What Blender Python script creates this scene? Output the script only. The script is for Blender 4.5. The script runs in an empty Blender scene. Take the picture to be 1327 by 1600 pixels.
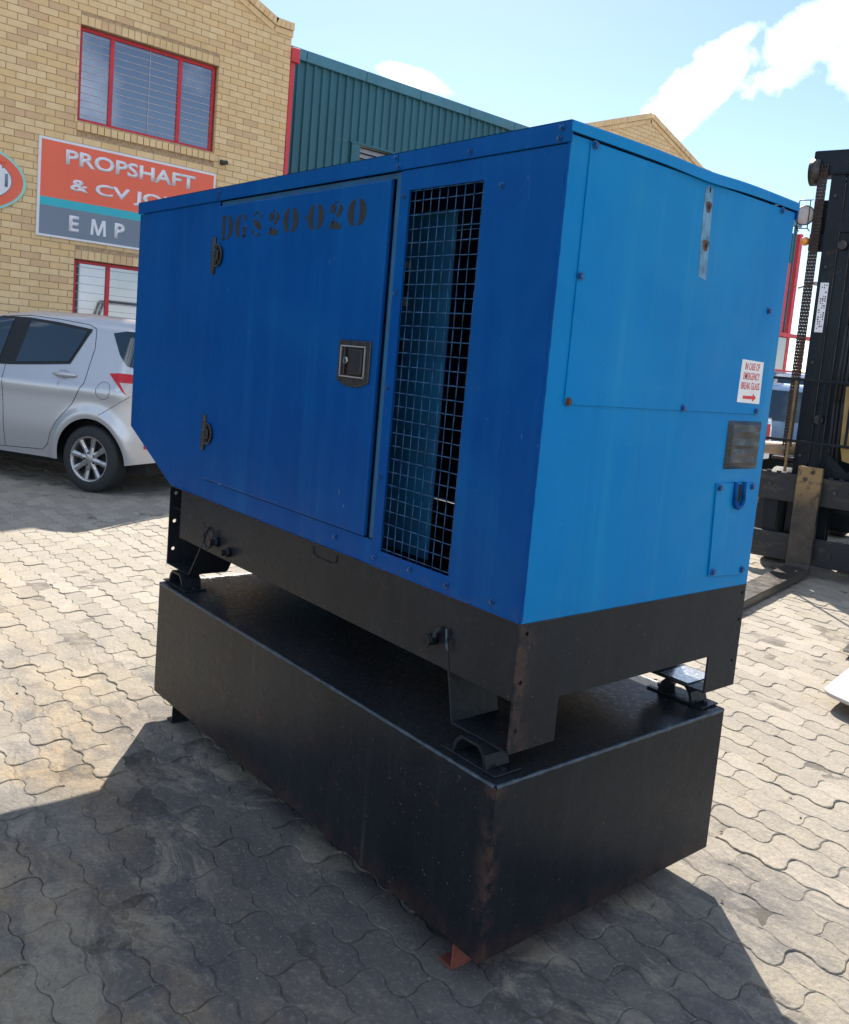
import bpy, bmesh, math, random
import numpy as np
from mathutils import Matrix, Vector, noise
random.seed(7)
PI = math.pi
sc = bpy.context.scene
COL = sc.collection

# ------------------------------------------------------------------ camera
F_PX, PX, PY = 1381.8, 705.0, 724.65
CAMP = Vector((-1.3308, 1.4150, 1.4579))
RT = Vector((-0.64856237, -0.75593257, 0.0890663))
DN = Vector((-0.14574904, 0.00848669, -0.98928519))
FW = Vector((0.74707702, -0.65459448, -0.1156806))
cam = bpy.data.cameras.new('camera')
cam.sensor_fit = 'VERTICAL'; cam.sensor_height = 24.0
cam.lens = F_PX / 1600 * 24.0
cam.shift_x = (663.5 - PX) / 1600; cam.shift_y = (PY - 800) / 1600
cam.clip_start = 0.05; cam.clip_end = 2000
camo = bpy.data.objects.new('camera', cam); COL.objects.link(camo)
camo.matrix_world = Matrix(((RT.x, -DN.x, -FW.x, CAMP.x), (RT.y, -DN.y, -FW.y, CAMP.y), (RT.z, -DN.z, -FW.z, CAMP.z), (0, 0, 0, 1)))
sc.camera = camo

def project(x, y, z):
    v = Vector((x, y, z)) - CAMP
    d = v.dot(FW)
    if d < 0.05: return None
    return PX + F_PX * v.dot(RT) / d, PY + F_PX * v.dot(DN) / d, d

def pix_dir(u, w):
    return (RT * ((u - PX) / F_PX) + DN * ((w - PY) / F_PX) + FW).normalized()

# ------------------------------------------------------------------ light
SUN_AZ = math.radians(-37.5); SUN_EL = math.radians(41.0)
sc.view_settings.view_transform = 'Standard'; sc.view_settings.look = 'None'
sc.view_settings.gamma = 1.0; sc.view_settings.use_curve_mapping = False
sc.view_settings.exposure = 1.33
world = bpy.data.worlds.new('World'); sc.world = world; world.use_nodes = True
wt = world.node_tree; wt.nodes.clear()
def wn(t, **k):
    n = wt.nodes.new(t)
    for a, b in k.items(): setattr(n, a, b)
    return n
sky = wn('ShaderNodeTexSky', sky_type='NISHITA', sun_disc=False)
sky.sun_elevation = SUN_EL
# sky rotation: 0 = +Y, clockwise seen from above
sky.sun_rotation = PI / 2 - SUN_AZ
sky.altitude = 1500; sky.air_density = 1.0; sky.dust_density = 0.6; sky.ozone_density = 1.3
bg = wn('ShaderNodeBackground'); bg.inputs['Strength'].default_value = 0.078
out = wn('ShaderNodeOutputWorld')
tc = wn('ShaderNodeTexCoord')
def wmath(op, a, b=None, c=None, clamp=False):
    n = wn('ShaderNodeMath', operation=op); n.use_clamp = clamp
    for i, v in enumerate((a, b, c)):
        if v is None: continue
        if isinstance(v, (int, float)): n.inputs[i].default_value = v
        else: wt.links.new(v, n.inputs[i])
    return n.outputs[0]
def wdot(v):
    n = wn('ShaderNodeVectorMath', operation='DOT_PRODUCT')
    wt.links.new(tc.outputs['Generated'], n.inputs[0]); n.inputs[1].default_value = v
    return n.outputs['Value']
cn = wn('ShaderNodeTexNoise'); cn.inputs['Scale'].default_value = 9.0; cn.inputs['Detail'].default_value = 9.0
cn.inputs['Roughness'].default_value = 0.62; cn.inputs['Distortion'].default_value = 0.35
wt.links.new(tc.outputs['Generated'], cn.inputs['Vector'])
def cloud(u, w, au, av, tilt, amp):
    c = pix_dir(u, w); e = math.radians(tilt)
    tu = (RT * math.cos(e) - DN * math.sin(e)); tv = (RT * math.sin(e) + DN * math.cos(e))
    tu = (tu - c * tu.dot(c)).normalized(); tv = (tv - c * tv.dot(c)).normalized()
    a = wmath('DIVIDE', wdot(tu), au / F_PX * c.dot(FW)); b = wmath('DIVIDE', wdot(tv), av / F_PX * c.dot(FW))
    r = wmath('SQRT', wmath('ADD', wmath('MULTIPLY', a, a), wmath('MULTIPLY', b, b)))
    front = wmath('GREATER_THAN', wdot(c), 0.5)
    m = wmath('ADD', wmath('SUBTRACT', 1.0, r), wmath('MULTIPLY', wmath('SUBTRACT', cn.outputs['Fac'], 0.5), amp))
    return wmath('MULTIPLY', wmath('MULTIPLY', wmath('SUBTRACT', m, .02), 2.0, clamp=True), front)
parts_ = [cloud(1150, 62, 62, 26, 18, 2.6), cloud(1120, 130, 125, 46, 30, 3.2), cloud(1235, 72, 125, 58, 12, 3.0), cloud(1205, 122, 92, 46, 8, 3.4),
          cloud(640, 122, 72, 22, -14, 2.2), cloud(1345, 90, 60, 60, 20, 3.0)]
mask = parts_[0]
for p in parts_[1:]: mask = wmath('MAXIMUM', mask, p)
# loose clouds over the rest of the sky
cn2 = wn('ShaderNodeTexNoise'); cn2.inputs['Scale'].default_value = 3.4; cn2.inputs['Detail'].default_value = 8.0
cn2.inputs['Roughness'].default_value = 0.58
wt.links.new(tc.outputs['Generated'], cn2.inputs['Vector'])
loose = wmath('MULTIPLY', wmath('SUBTRACT', cn2.outputs['Fac'], 0.475), 7.0, clamp=True)
away = wmath('MULTIPLY', wmath('SUBTRACT', 0.72, wdot(pix_dir(700, 200))), 3.0, clamp=True)
mask = wmath('MAXIMUM', mask, wmath('MULTIPLY', wmath('MULTIPLY', loose, away), 0.92))
mx = wn('ShaderNodeMix', data_type='RGBA')
wt.links.new(mask, mx.inputs[0]); wt.links.new(sky.outputs[0], mx.inputs[6])
mx.inputs[7].default_value = (9.9, 10.8, 12.2, 1)
wt.links.new(mx.outputs[2], bg.inputs['Color']); wt.links.new(bg.outputs[0], out.inputs['Surface'])

sl = bpy.data.lights.new('sun', 'SUN'); sl.energy = 4.2; sl.angle = math.radians(0.53); sl.color = (1.0, 0.92, 0.80)
so = bpy.data.objects.new('sun', sl); COL.objects.link(so)
sd = Vector((math.cos(SUN_AZ) * math.cos(SUN_EL), math.sin(SUN_AZ) * math.cos(SUN_EL), math.sin(SUN_EL)))
so.rotation_euler = sd.to_track_quat('Z', 'Y').to_euler(); so.location = sd * 50

# ------------------------------------------------------------------ materials
class NT:
    def __init__(s, name):
        s.m = bpy.data.materials.new(name); s.m.use_nodes = True; s.t = s.m.node_tree
        s.b = s.t.nodes['Principled BSDF']; s.o = s.t.nodes['Material Output']
        s.g = s.t.nodes.new('ShaderNodeNewGeometry'); s.pos = s.g.outputs['Position']
    def n(s, t, **k):
        n = s.t.nodes.new(t)
        for a, b in k.items(): setattr(n, a, b)
        return n
    def put(s, sock, v):
        if hasattr(v, 'links') or hasattr(v, 'is_output'): s.t.links.new(v, sock)
        else: sock.default_value = v
    def noise(s, scale, detail=4, rough=.55, dist=0, vec=None, mp=None):
        n = s.n('ShaderNodeTexNoise'); n.inputs['Scale'].default_value = scale; n.inputs['Detail'].default_value = detail
        n.inputs['Roughness'].default_value = rough; n.inputs['Distortion'].default_value = dist
        v = vec or s.pos
        if mp:
            q = s.n('ShaderNodeMapping'); q.inputs['Scale'].default_value = mp; s.t.links.new(v, q.inputs['Vector']); v = q.outputs[0]
        s.t.links.new(v, n.inputs['Vector']); return n.outputs['Fac']
    def ramp(s, v, lo, hi, a=0., b=1.):
        n = s.n('ShaderNodeMapRange'); n.clamp = True
        s.t.links.new(v, n.inputs[0])
        for i, q in enumerate((lo, hi, a, b)): n.inputs[1 + i].default_value = q
        return n.outputs[0]
    def math(s, op, a, b=0.5, clamp=False):
        n = s.n('ShaderNodeMath', operation=op); n.use_clamp = clamp
        s.put(n.inputs[0], a); s.put(n.inputs[1], b); return n.outputs[0]
    def mix(s, f, a, b, blend='MIX'):
        n = s.n('ShaderNodeMix', data_type='RGBA', blend_type=blend)
        s.put(n.inputs[0], f)
        for k, v in ((6, a), (7, b)): s.put(n.inputs[k], (*v, 1) if isinstance(v, tuple) and len(v) == 3 else v)
        return n.outputs[2]
    def xyz(s):
        n = s.n('ShaderNodeSeparateXYZ'); s.t.links.new(s.pos, n.inputs[0]); return n.outputs
    def attr(s, name):
        n = s.n('ShaderNodeAttribute'); n.attribute_name = name; return n.outputs['Fac']
    def bump(s, h, strength=.3, dist=.01):
        n = s.n('ShaderNodeBump'); n.inputs['Strength'].default_value = strength; n.inputs['Distance'].default_value = dist
        s.t.links.new(h, n.inputs['Height']); s.t.links.new(n.outputs[0], s.b.inputs['Normal'])
    def set(s, **k):
        nm = dict(col='Base Color', rough='Roughness', metal='Metallic', spec='Specular IOR Level', coat='Coat Weight', coatr='Coat Roughness', trans='Transmission Weight', alpha='Alpha')
        for a, v in k.items():
            if isinstance(v, tuple) and len(v) == 3: v = (*v, 1)
            s.put(s.b.inputs[nm[a]], v)
        return s.m

def simple(name, col, rough=.5, metal=0., var=.12, scale=14., bump=0., coat=0.):
    t = NT(name); f = t.noise(scale, 5, .6)
    c = t.mix(t.ramp(f, .35, .65), tuple(x * (1 - var) for x in col), tuple(min(1, x * (1 + var)) for x in col))
    t.set(col=c, rough=t.ramp(t.noise(scale * 2.3, 4), .3, .7, max(.02, rough - .08), min(1, rough + .08)), metal=metal, coat=coat)
    if bump: t.bump(t.noise(scale * 6, 6), bump, .004)
    return t.m

def blue_paint(lit_side=False):  # paler variant paints the stronger light on end and roof into the colour
    t = NT('blue_paint_lit_side' if lit_side else 'blue_paint')
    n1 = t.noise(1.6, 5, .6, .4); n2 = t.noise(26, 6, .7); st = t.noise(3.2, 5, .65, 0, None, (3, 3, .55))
    c = t.mix(t.ramp(n1, .3, .7), *((.0003, .046, .205), (.0006, .062, .25)) if not lit_side else ((.0003, .168, .43), (.0007, .200, .49)))
    c = t.mix(t.ramp(st, .5, .78, 0, .30), c, (.006, .075, .24) if not lit_side else (.02, .19, .37))
    s2 = t.noise(1., 6, .7, .2, None, (14, 14, .5)); c = t.mix(t.ramp(s2, .52, .74, 0, .30), c, (.008, .12, .30) if not lit_side else (.03, .28, .46))
    s3 = t.noise(1.7, 6, .7, .2, None, (11, 11, .35)); c = t.mix(t.ramp(s3, .55, .75, 0, .30), c, (.0005, .03, .14) if not lit_side else (.002, .12, .33))
    # rubbed pale scuffs and chips
    chips = t.noise(95, 3, .75); clus = t.noise(2.4, 4, .6)
    f = t.math('MULTIPLY', t.ramp(chips, .70, .74), t.ramp(clus, .42, .56))
    c = t.mix(t.math('MULTIPLY', f, .55), c, (.25, .36, .45))
    scr = t.noise(7, 3, .55, 2.2, None, (7, 7, 2.0))
    f2 = t.math('MULTIPLY', t.ramp(scr, .715, .745), t.ramp(t.noise(1.7, 3), .48, .58))
    c = t.mix(t.math('MULTIPLY', f2, .32), c, (.25, .38, .48))
    # grime and rust near the lower edge of the sheets
    z = t.xyz()[2]
    low = t.math('MULTIPLY', t.ramp(z, .93, .885), t.ramp(t.noise(22, 5, .7), .5, .62))
    c = t.mix(t.math('MULTIPLY', low, .22), c, (.10, .07, .06))
    haze = t.ramp(t.noise(1.15, 4, .55, .8), .46, .68, 0, .42)
    c = t.mix(haze, c, (.006, .115, .31) if not lit_side else (.03, .27, .49))
    t.set(col=c, rough=t.ramp(n2, .3, .7, .32, .46), spec=.12); t.b.inputs['Specular Tint'].default_value = (.35, .62, 1, 1)
    t.bump(t.noise(3.4, 2.2, .5), .30, .035)
    return t.m

def black_steel(name='black_painted_steel', top=False, rustlow=None, base=(.009, .011, .0145), edge=None, ew=.04):
    t = NT(name)
    n1 = t.noise(2.2, 6, .65, .3); streak = t.noise(5.0, 6, .7, .2, None, (4, 4, .35)); fine = t.noise(60, 4, .7)
    c = t.mix(t.ramp(n1, .3, .7), base, tuple(x * 1.9 for x in base))
    c = t.mix(t.ramp(streak, .5, .8, 0, .4), c, (.034, .031, .029))
    r = t.math('MULTIPLY', t.ramp(t.noise(13, 6, .7, .4), .58, .70), t.ramp(t.noise(1.5, 3), .48, .66))
    c = t.mix(t.math('MULTIPLY', r, .75), c, (.10, .040, .022))
    if edge:
        X = t.xyz(); ex, ey = edge
        d1 = t.math('ABSOLUTE', t.math('SUBTRACT', X[0], ex)); d2 = t.math('ABSOLUTE', t.math('SUBTRACT', X[1], ey))
        dd = t.math('ADD', d1, d2); ms = t.math('MULTIPLY', t.ramp(dd, ew, ew * .25), t.ramp(t.noise(11, 6, .75, .3), .43, .55))
        c = t.mix(t.math('MULTIPLY', ms, .5), c, (.10, .055, .045))
    sp = t.ramp(t.noise(150, 2, .5), .71, .75)
    c = t.mix(t.math('MULTIPLY', sp, .5), c, (.22, .2, .18))
    if rustlow:
        z = t.xyz()[2]
        e = t.math('MULTIPLY', t.ramp(z, rustlow[0], rustlow[1]), t.ramp(t.noise(17, 5, .7), .38, .6))
        c = t.mix(t.math('MULTIPLY', e, .45), c, (.075, .036, .024))
        dr = t.math('MULTIPLY', t.ramp(t.noise(4, 5, .7, .15, None, (7, 7, .28)), .60, .68), t.ramp(t.noise(2, 3), .45, .6))
        c = t.mix(t.math('MULTIPLY', dr, .55), c, (.055, .050, .046))
        sc2 = t.math('MULTIPLY', t.ramp(t.noise(38, 4, .8, .6, None, (1, 1, .4)), .66, .70), t.ramp(t.noise(3.2, 4), .52, .60))
        c = t.mix(t.math('MULTIPLY', sc2, .7), c, (.13, .065, .035))
    t.set(col=c, rough=t.ramp(fine, .3, .7, .22, .42), spec=.17); t.b.inputs['Specular Tint'].default_value = (.72, .88, 1, 1)
    t.bump(t.noise(30, 5, .6), .12, .006)
    return t.m

M = {}
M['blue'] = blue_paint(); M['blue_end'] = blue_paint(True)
M['blue_in'] = simple('inside_blue_paint', (.004, .085, .20), .6, 0, .25, 5)
M['black'] = black_steel()
M['tank'] = black_steel('tank_black_paint', False, (.16, .09), (.008, .0098, .0125), (-.021, .049), .045)
M['plate'] = black_steel('scraped_black_plate', False, None, (.009, .011, .0145), (0, 0), .075)
M['tank_top'] = black_steel('oily_tank_top_paint', True, None, (.010, .012, .015))
M['weld'] = simple('scuffed_weld_edge', (.045, .065, .085), .35, .3, .35, 40, .3)
M['rust'] = simple('red_oxide_steel', (.17, .045, .03), .75, 0, .3, 20, .3)
M['bolt'] = simple('painted_bolt', (.006, .065, .21), .4, .1, .5, 80)
M['rustbolt'] = simple('rusty_bolt', (.10, .05, .035), .6, .3, .4, 90)
M['plastic'] = simple('black_plastic', (.022, .021, .021), .3, 0, .4, 60, .15)
M['chrome'] = simple('worn_chrome', (.5, .48, .45), .25, 1., .2, 60)
M['wire'] = simple('blue_wire', (.008, .065, .16), .4, .1, .5, 25)
M['ink'] = simple('stencil_ink', (.006, .010, .012), .7, 0, .4, 30)
M['white'] = simple('white_print', (.75, .75, .73), .5, 0, .04, 20)
M['red_ink'] = simple('red_print', (.62, .025, .03), .5, 0, .1, 40)
M['tape'] = simple('black_tape', (.010, .016, .022), .35, 0, .1, 40, .2)
M['scar'] = simple('bare_scraped_metal', (.10, .22, .32), .5, .2, .35, 30, .2)
M['redframe'] = simple('red_window_frame', (.55, .022, .035), .45, 0, .12, 8)
M['redpipe'] = simple('faded_red_paint', (.62, .045, .06), .5, 0, .12, 3)
M['silver'] = None
def glass(name, col, rough=.03):
    t = NT(name); t.set(col=col, rough=rough, spec=1.0, metal=0., coat=.6, coatr=.02); return t.m
M['pane'] = glass('window_glass', (.26, .27, .30)); M['pane'].node_tree.nodes['Principled BSDF'].inputs['Metallic'].default_value = .85
M['bar'] = simple('white_burglar_bar', (.46, .42, .45), .5)
M['carglass'] = glass('tinted_car_glass', (.002, .014, .020))
M['rubber'] = simple('tyre_rubber', (.02, .022, .024), .75, 0, .25, 40, .2)
M['alloy'] = simple('alloy_wheel', (.42, .41, .42), .3, .85, .08, 20)
M['dark'] = simple('dark_recess', (.004, .004, .005), .8)
M['trim'] = simple('black_trim', (.004, .005, .007), .45)
def car_paint(name, col, metal=.55):
    t = NT(name); f = t.noise(900, 2, .5)
    t.set(col=t.mix(t.ramp(f, .3, .7), tuple(x * .93 for x in col), col), rough=.33, metal=metal, coat=.9, coatr=.05); return t.m
M['silver'] = car_paint('silver_car_paint', (.54, .545, .575))
M['bluecar'] = car_paint('blue_car_paint', (.18, .28, .42), .4)
M['whitecar'] = car_paint('white_car_paint', (.72, .73, .74), 0.)
M['lampred'] = simple('red_lens', (.50, .004, .010), .3)
M['lampclear'] = simple('clear_lens', (.50, .44, .42), .25)
M['amber'] = glass('amber_lens', (.75, .25, .015), .2)
M['fl_black'] = black_steel('forklift_black', False, None, (.009, .011, .014))
M['fl_steel'] = simple('worn_fork_steel', (.05, .045, .042), .42, .5, .5, 9, .25)
def fork_mat():
    t = NT('worn_fork_steel_paint')
    z = t.xyz()[2]; n = t.noise(9, 6, .7)
    c = t.mix(t.ramp(n, .35, .65), (.028, .026, .026), (.075, .062, .052))
    top = t.math('MULTIPLY', t.ramp(z, .52, .75), t.ramp(t.noise(14, 5, .75), .38, .5))
    c = t.mix(t.math('MULTIPLY', top, .85), c, (.30, .20, .09))
    t.set(col=c, rough=t.ramp(n, .3, .7, .3, .55), metal=.35); t.bump(t.noise(30, 5), .3, .004); return t.m
M['fork'] = fork_mat()
def carriage_mat():
    t = NT('dusty_carriage_steel')
    n = t.noise(6, 6, .7, .3, None, (1, 1, 2.5))
    c = t.mix(t.ramp(n, .52, .74), (.010, .012, .015), (.085, .062, .045))
    t.set(col=c, rough=.55); t.bump(t.noise(40, 5), .3, .004); return t.m
M['carriage'] = carriage_mat()
M['chain'] = simple('oily_chain_steel', (.05, .032, .027), .5, .5, .4, 60)
M['yellow'] = simple('tan_yellow_paint', (.30, .20, .06), .5, 0, .15, 10)
M['mustard'] = simple('dull_mustard_paint', (.16, .10, .035), .5, 0, .3, 10); M['tanpaint'] = simple('dusty_tan_paint', (.36, .25, .16), .6, 0, .2, 10)
M['green'] = None
def green_mat():
    t = NT('green_sheet_metal'); n = t.noise(1.2, 5, .6, 0, None, (2, 2, .4))
    t.set(col=t.mix(t.ramp(n, .3, .7), (.020, .105, .140), (.028, .135, .175)), rough=.45, metal=.0); return t.m
M['green'] = green_mat()
M['fascia'] = simple('blue_green_fascia', (.055, .19, .25), .45, 0, .12, 2)
M['louvre'] = simple('grey_louvre_metal', (.28, .27, .27), .5, .3)
def brick_mat(name, a, b):
    t = NT(name); tn = t.attr('tint'); n = t.noise(9, 5, .65)
    c = t.mix(tn, a, b); c = t.mix(t.ramp(n, .3, .7, 0, .35), c, tuple(x * .72 for x in a))
    st_ = t.ramp(t.noise(.9, 5, .65, .2, None, (1, 1.6, .5)), .5, .75, 0, .3); c = t.mix(st_, c, tuple(x * .6 for x in a)); odd = t.ramp(tn, .93, .95, 0, .45); c = t.mix(odd, c, (.50, .27, .15)); pit = t.ramp(t.noise(60, 3, .6), .70, .74); c = t.mix(t.math('MULTIPLY', pit, .55), c, (.13, .08, .045))
    t.set(col=c, rough=.85); t.bump(t.noise(120, 5, .6), .35, .003); return t.m
M['brick'] = brick_mat('yellow_face_brick', (.76, .515, .255), (.83, .615, .35))
M['mortar'] = simple('brick_mortar', (.42, .29, .17), .9, 0, .25, 30, .3)
M['orange'] = simple('orange_sign_print', (.80, .135, .07), .5, 0, .03, 3)
M['teal'] = simple('turquoise_sign_print', (.03, .42, .50), .5, 0, .03, 3)
M['signgrey'] = simple('grey_sign_print', (.17, .21, .27), .5, 0, .03, 3)
M['signwhite'] = simple('white_sign_print', (.72, .72, .76), .5, 0, .03, 3)
M['mint'] = simple('mint_sign_edge', (.30, .62, .52), .5, 0, .05, 3)
M['paleplastic'] = simple('white_laminate', (.50, .47, .43), .4, 0, .03, 3)
M['concrete'] = simple('grey_roof_sheet', (.35, .36, .36), .6, 0, .1, 2)

def paver_mat(name='concrete_paver', joint=False):
    t = NT(name); X = t.xyz()
    big = t.noise(.9, 5, .6, .3); mid = t.noise(7, 6, .7, .4); fine = t.noise(160, 4, .7)
    tint = t.attr('tint')
    c = t.mix(tint, (.262, .232, .193), (.362, .320, .264))
    c = t.mix(t.ramp(mid, .42, .72, 0, .4), c, (.20, .178, .15))
    # wind-blown sand, stronger on the open ground to the far left
    sandn = t.ramp(t.noise(1.1, 6, .68, .5, None, (.7, 1.5, 1)), .43, .56)
    side = t.ramp(X[1], -.1, .6)
    c = t.mix(t.math('MULTIPLY', t.math('MULTIPLY', sandn, side), .85), c, (.46, .325, .165))
    c = t.mix(t.ramp(t.noise(5, 6, .75, .6), .54, .66, 0, .6), c, (.36, .31, .235))
    # spilled oily staining, with shade round the machine also painted in, ragged outline
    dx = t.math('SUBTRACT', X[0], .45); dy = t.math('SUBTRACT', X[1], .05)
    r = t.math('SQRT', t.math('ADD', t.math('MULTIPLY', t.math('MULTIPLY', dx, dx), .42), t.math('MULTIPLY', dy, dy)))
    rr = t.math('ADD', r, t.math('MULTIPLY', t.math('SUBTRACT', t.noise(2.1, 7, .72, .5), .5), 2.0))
    oil_shade = t.ramp(rr, 1.2, .45, 0, .74)
    c = t.mix(oil_shade, c, (.042, .046, .058))
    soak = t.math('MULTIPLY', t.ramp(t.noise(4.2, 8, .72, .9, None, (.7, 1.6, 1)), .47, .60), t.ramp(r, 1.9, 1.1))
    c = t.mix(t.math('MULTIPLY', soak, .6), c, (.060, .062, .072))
    dust = t.math('MULTIPLY', t.ramp(t.noise(3.1, 8, .74, .8, None, (.8, 1.3, 1)), .50, .58), t.ramp(t.noise(1.3, 3), .40, .52))
    c = t.mix(t.math('MULTIPLY', dust, .7), c, (.30, .265, .20))
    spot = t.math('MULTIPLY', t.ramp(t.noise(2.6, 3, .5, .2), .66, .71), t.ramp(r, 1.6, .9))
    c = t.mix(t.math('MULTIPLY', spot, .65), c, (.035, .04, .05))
    grit = t.ramp(t.noise(240, 2, .5), .72, .76)
    c = t.mix(t.math('MULTIPLY', grit, .45), c, (.5, .47, .42))
    pits = t.ramp(t.noise(110, 3, .6), .30, .26)
    c = t.mix(t.math('MULTIPLY', pits, .5), c, (.06, .05, .045))
    gn = t.noise(75, 6, .8, .3); c = t.mix(t.ramp(gn, .35, .5, .42, 0), c, (.10, .088, .075)); c = t.mix(t.ramp(gn, .54, .66, 0, .35), c, (.44, .40, .33))
    if joint: c = t.mix(t.ramp(t.noise(5, 6, .75), .40, .58, .35, 1), (.035, .028, .022), c)
    t.set(col=c, rough=t.ramp(fine, .3, .7, .72, .92), spec=.35)
    h = t.math('ADD', t.math('MULTIPLY', t.noise(70, 7, .75, .3), .6), t.math('MULTIPLY', t.noise(15, 6, .7, .5), .9))
    t.bump(h, .75, .011)
    return t.m
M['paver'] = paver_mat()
M['joint'] = paver_mat('sand_joint', True)
def far_ground_mat():
    t = NT('far_paving'); b = t.n('ShaderNodeTexBrick'); t.t.links.new(t.pos, b.inputs['Vector'])
    b.inputs['Scale'].default_value = 1.0; b.inputs['Brick Width'].default_value = .225; b.inputs['Row Height'].default_value = .1075
    b.inputs['Mortar Size'].default_value = .004
    for k, v in (('Color1', (.25, .218, .172, 1)), ('Color2', (.305, .268, .212, 1)), ('Mortar', (.16, .135, .105, 1))): b.inputs[k].default_value = v
    c = t.mix(t.ramp(t.noise(.35, 6, .65), .35, .7, 0, .5), b.outputs[0], (.25, .22, .18))
    t.set(col=c, rough=.85); t.bump(t.noise(30, 5), .3, .005); return t.m
M['far'] = far_ground_mat()

# ------------------------------------------------------------------ mesh helpers
def link(o, parent=None):
    COL.objects.link(o)
    if parent is not None: o.parent = parent
    return o
def root(name, loc, label, cat, rz=0., group=None):
    o = bpy.data.objects.new(name, None); COL.objects.link(o); o.location = loc; o.rotation_euler = (0, 0, rz)
    o.empty_display_size = .1; o['label'] = label; o['category'] = cat
    if group: o['group'] = group
    return o
def top(o, label, cat, group=None):
    o['label'] = label; o['category'] = cat
    if group: o['group'] = group
    return o
def mesh_obj(name, verts, faces, mat, parent=None, off=(0, 0, 0), smooth=False, loc=None):
    me = bpy.data.meshes.new(name)
    ox, oy, oz = off
    me.from_pydata([(x - ox, y - oy, z - oz) for x, y, z in verts], [], faces)
    if mat: me.materials.append(mat)
    if smooth: me.shade_smooth()
    me.update()
    o = bpy.data.objects.new(name, me)
    if loc: o.location = loc
    return link(o, parent)
class MB:
    def __init__(s, off=(0, 0, 0)): s.bm = bmesh.new(); s.off = Vector(off)
    def box(s, a, b, bev=0., seg=1, rot=None, about=None):
        x0, x1 = sorted((a[0], b[0])); y0, y1 = sorted((a[1], b[1])); z0, z1 = sorted((a[2], b[2]))
        t = bmesh.new()
        vs = [t.verts.new(p) for p in ((x0, y0, z0), (x1, y0, z0), (x1, y1, z0), (x0, y1, z0), (x0, y0, z1), (x1, y0, z1), (x1, y1, z1), (x0, y1, z1))]
        for f in ((3, 2, 1, 0), (4, 5, 6, 7), (0, 1, 5, 4), (1, 2, 6, 5), (2, 3, 7, 6), (3, 0, 4, 7)): t.faces.new([vs[i] for i in f])
        if bev: bmesh.ops.bevel(t, geom=list(t.edges), offset=bev, segments=seg, affect='EDGES', profile=.6)
        s.merge(t, rot, about)
    def merge(s, t, rot=None, about=None, mtx=None):
        m = {}
        for v in t.verts:
            p = v.co.copy()
            if rot: p = rot @ (p - Vector(about)) + Vector(about)
            if mtx: p = mtx @ p
            m[v] = s.bm.verts.new(p - s.off)
        for f in t.faces:
            try: s.bm.faces.new([m[v] for v in f.verts]).smooth = f.smooth
            except ValueError: pass
        t.free()
    def prism(s, pts, axis, a, b, bev=0.):
        """pts 2D polygon in the plane normal to axis; extruded between a and b"""
        def P(q, h):
            if axis == 'x': return (h, q[0], q[1])
            if axis == 'y': return (q[0], h, q[1])
            return (q[0], q[1], h)
        t = bmesh.new()
        A = [t.verts.new(P(q, a)) for q in pts]; B = [t.verts.new(P(q, b)) for q in pts]
        t.faces.new(A); t.faces.new(B[::-1])
        n = len(pts)
        for i in range(n): t.faces.new((A[i], B[i], B[(i + 1) % n], A[(i + 1) % n]))
        bmesh.ops.recalc_face_normals(t, faces=list(t.faces))
        if bev: bmesh.ops.bevel(t, geom=list(t.edges), offset=bev, segments=1, affect='EDGES')
        s.merge(t)
    def cyl(s, a, b, r, r2=None, n=16, cap=True, smooth=True):
        a = Vector(a); b = Vector(b); d = (b - a); q = d.to_track_quat('Z', 'Y'); r2 = r if r2 is None else r2
        t = bmesh.new()
        A = [t.verts.new(a + q @ Vector((r * math.cos(2 * PI * i / n), r * math.sin(2 * PI * i / n), 0))) for i in range(n)]
        B = [t.verts.new(b + q @ Vector((r2 * math.cos(2 * PI * i / n), r2 * math.sin(2 * PI * i / n), 0))) for i in range(n)]
        for i in range(n):
            f = t.faces.new((A[i], A[(i + 1) % n], B[(i + 1) % n], B[i])); f.smooth = smooth
        if cap: t.faces.new(A[::-1]); t.faces.new(B)
        s.merge(t)
    def lathe(s, prof, c, axis='y', n=32):
        """prof list of (r, h)"""
        t = bmesh.new(); rings = []
        for r, h in prof:
            ring = []
            for i in range(n):
                a = 2 * PI * i / n; u, v = r * math.cos(a), r * math.sin(a)
                p = {'y': (u, h, v), 'x': (h, u, v), 'z': (u, v, h)}[axis]
                ring.append(t.verts.new(Vector(p) + Vector(c)))
            rings.append(ring)
        for A, B in zip(rings, rings[1:]):
            for i in range(n): t.faces.new((A[i], A[(i + 1) % n], B[(i + 1) % n], B[i])).smooth = True
        s.merge(t)
    def tube(s, pts, r, n=8):
        for a, b in zip(pts, pts[1:]): s.cyl(a, b, r, n=n)
    def ngon(s, pts):
        s.bm.faces.new([s.bm.verts.new(Vector(p) - s.off) for p in pts])
    def build(s, name, mat, parent=None, smooth=False):
        bmesh.ops.recalc_face_normals(s.bm, faces=list(s.bm.faces))
        me = bpy.data.meshes.new(name); s.bm.to_mesh(me); s.bm.free(); me.materials.append(mat)
        if smooth: me.shade_smooth()
        return link(bpy.data.objects.new(name, me), parent)
def box(name, a, b, mat, parent=None, bev=0., off=(0, 0, 0), seg=1):
    m = MB(off); m.box(a, b, bev, seg); return m.build(name, mat, parent)

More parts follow.
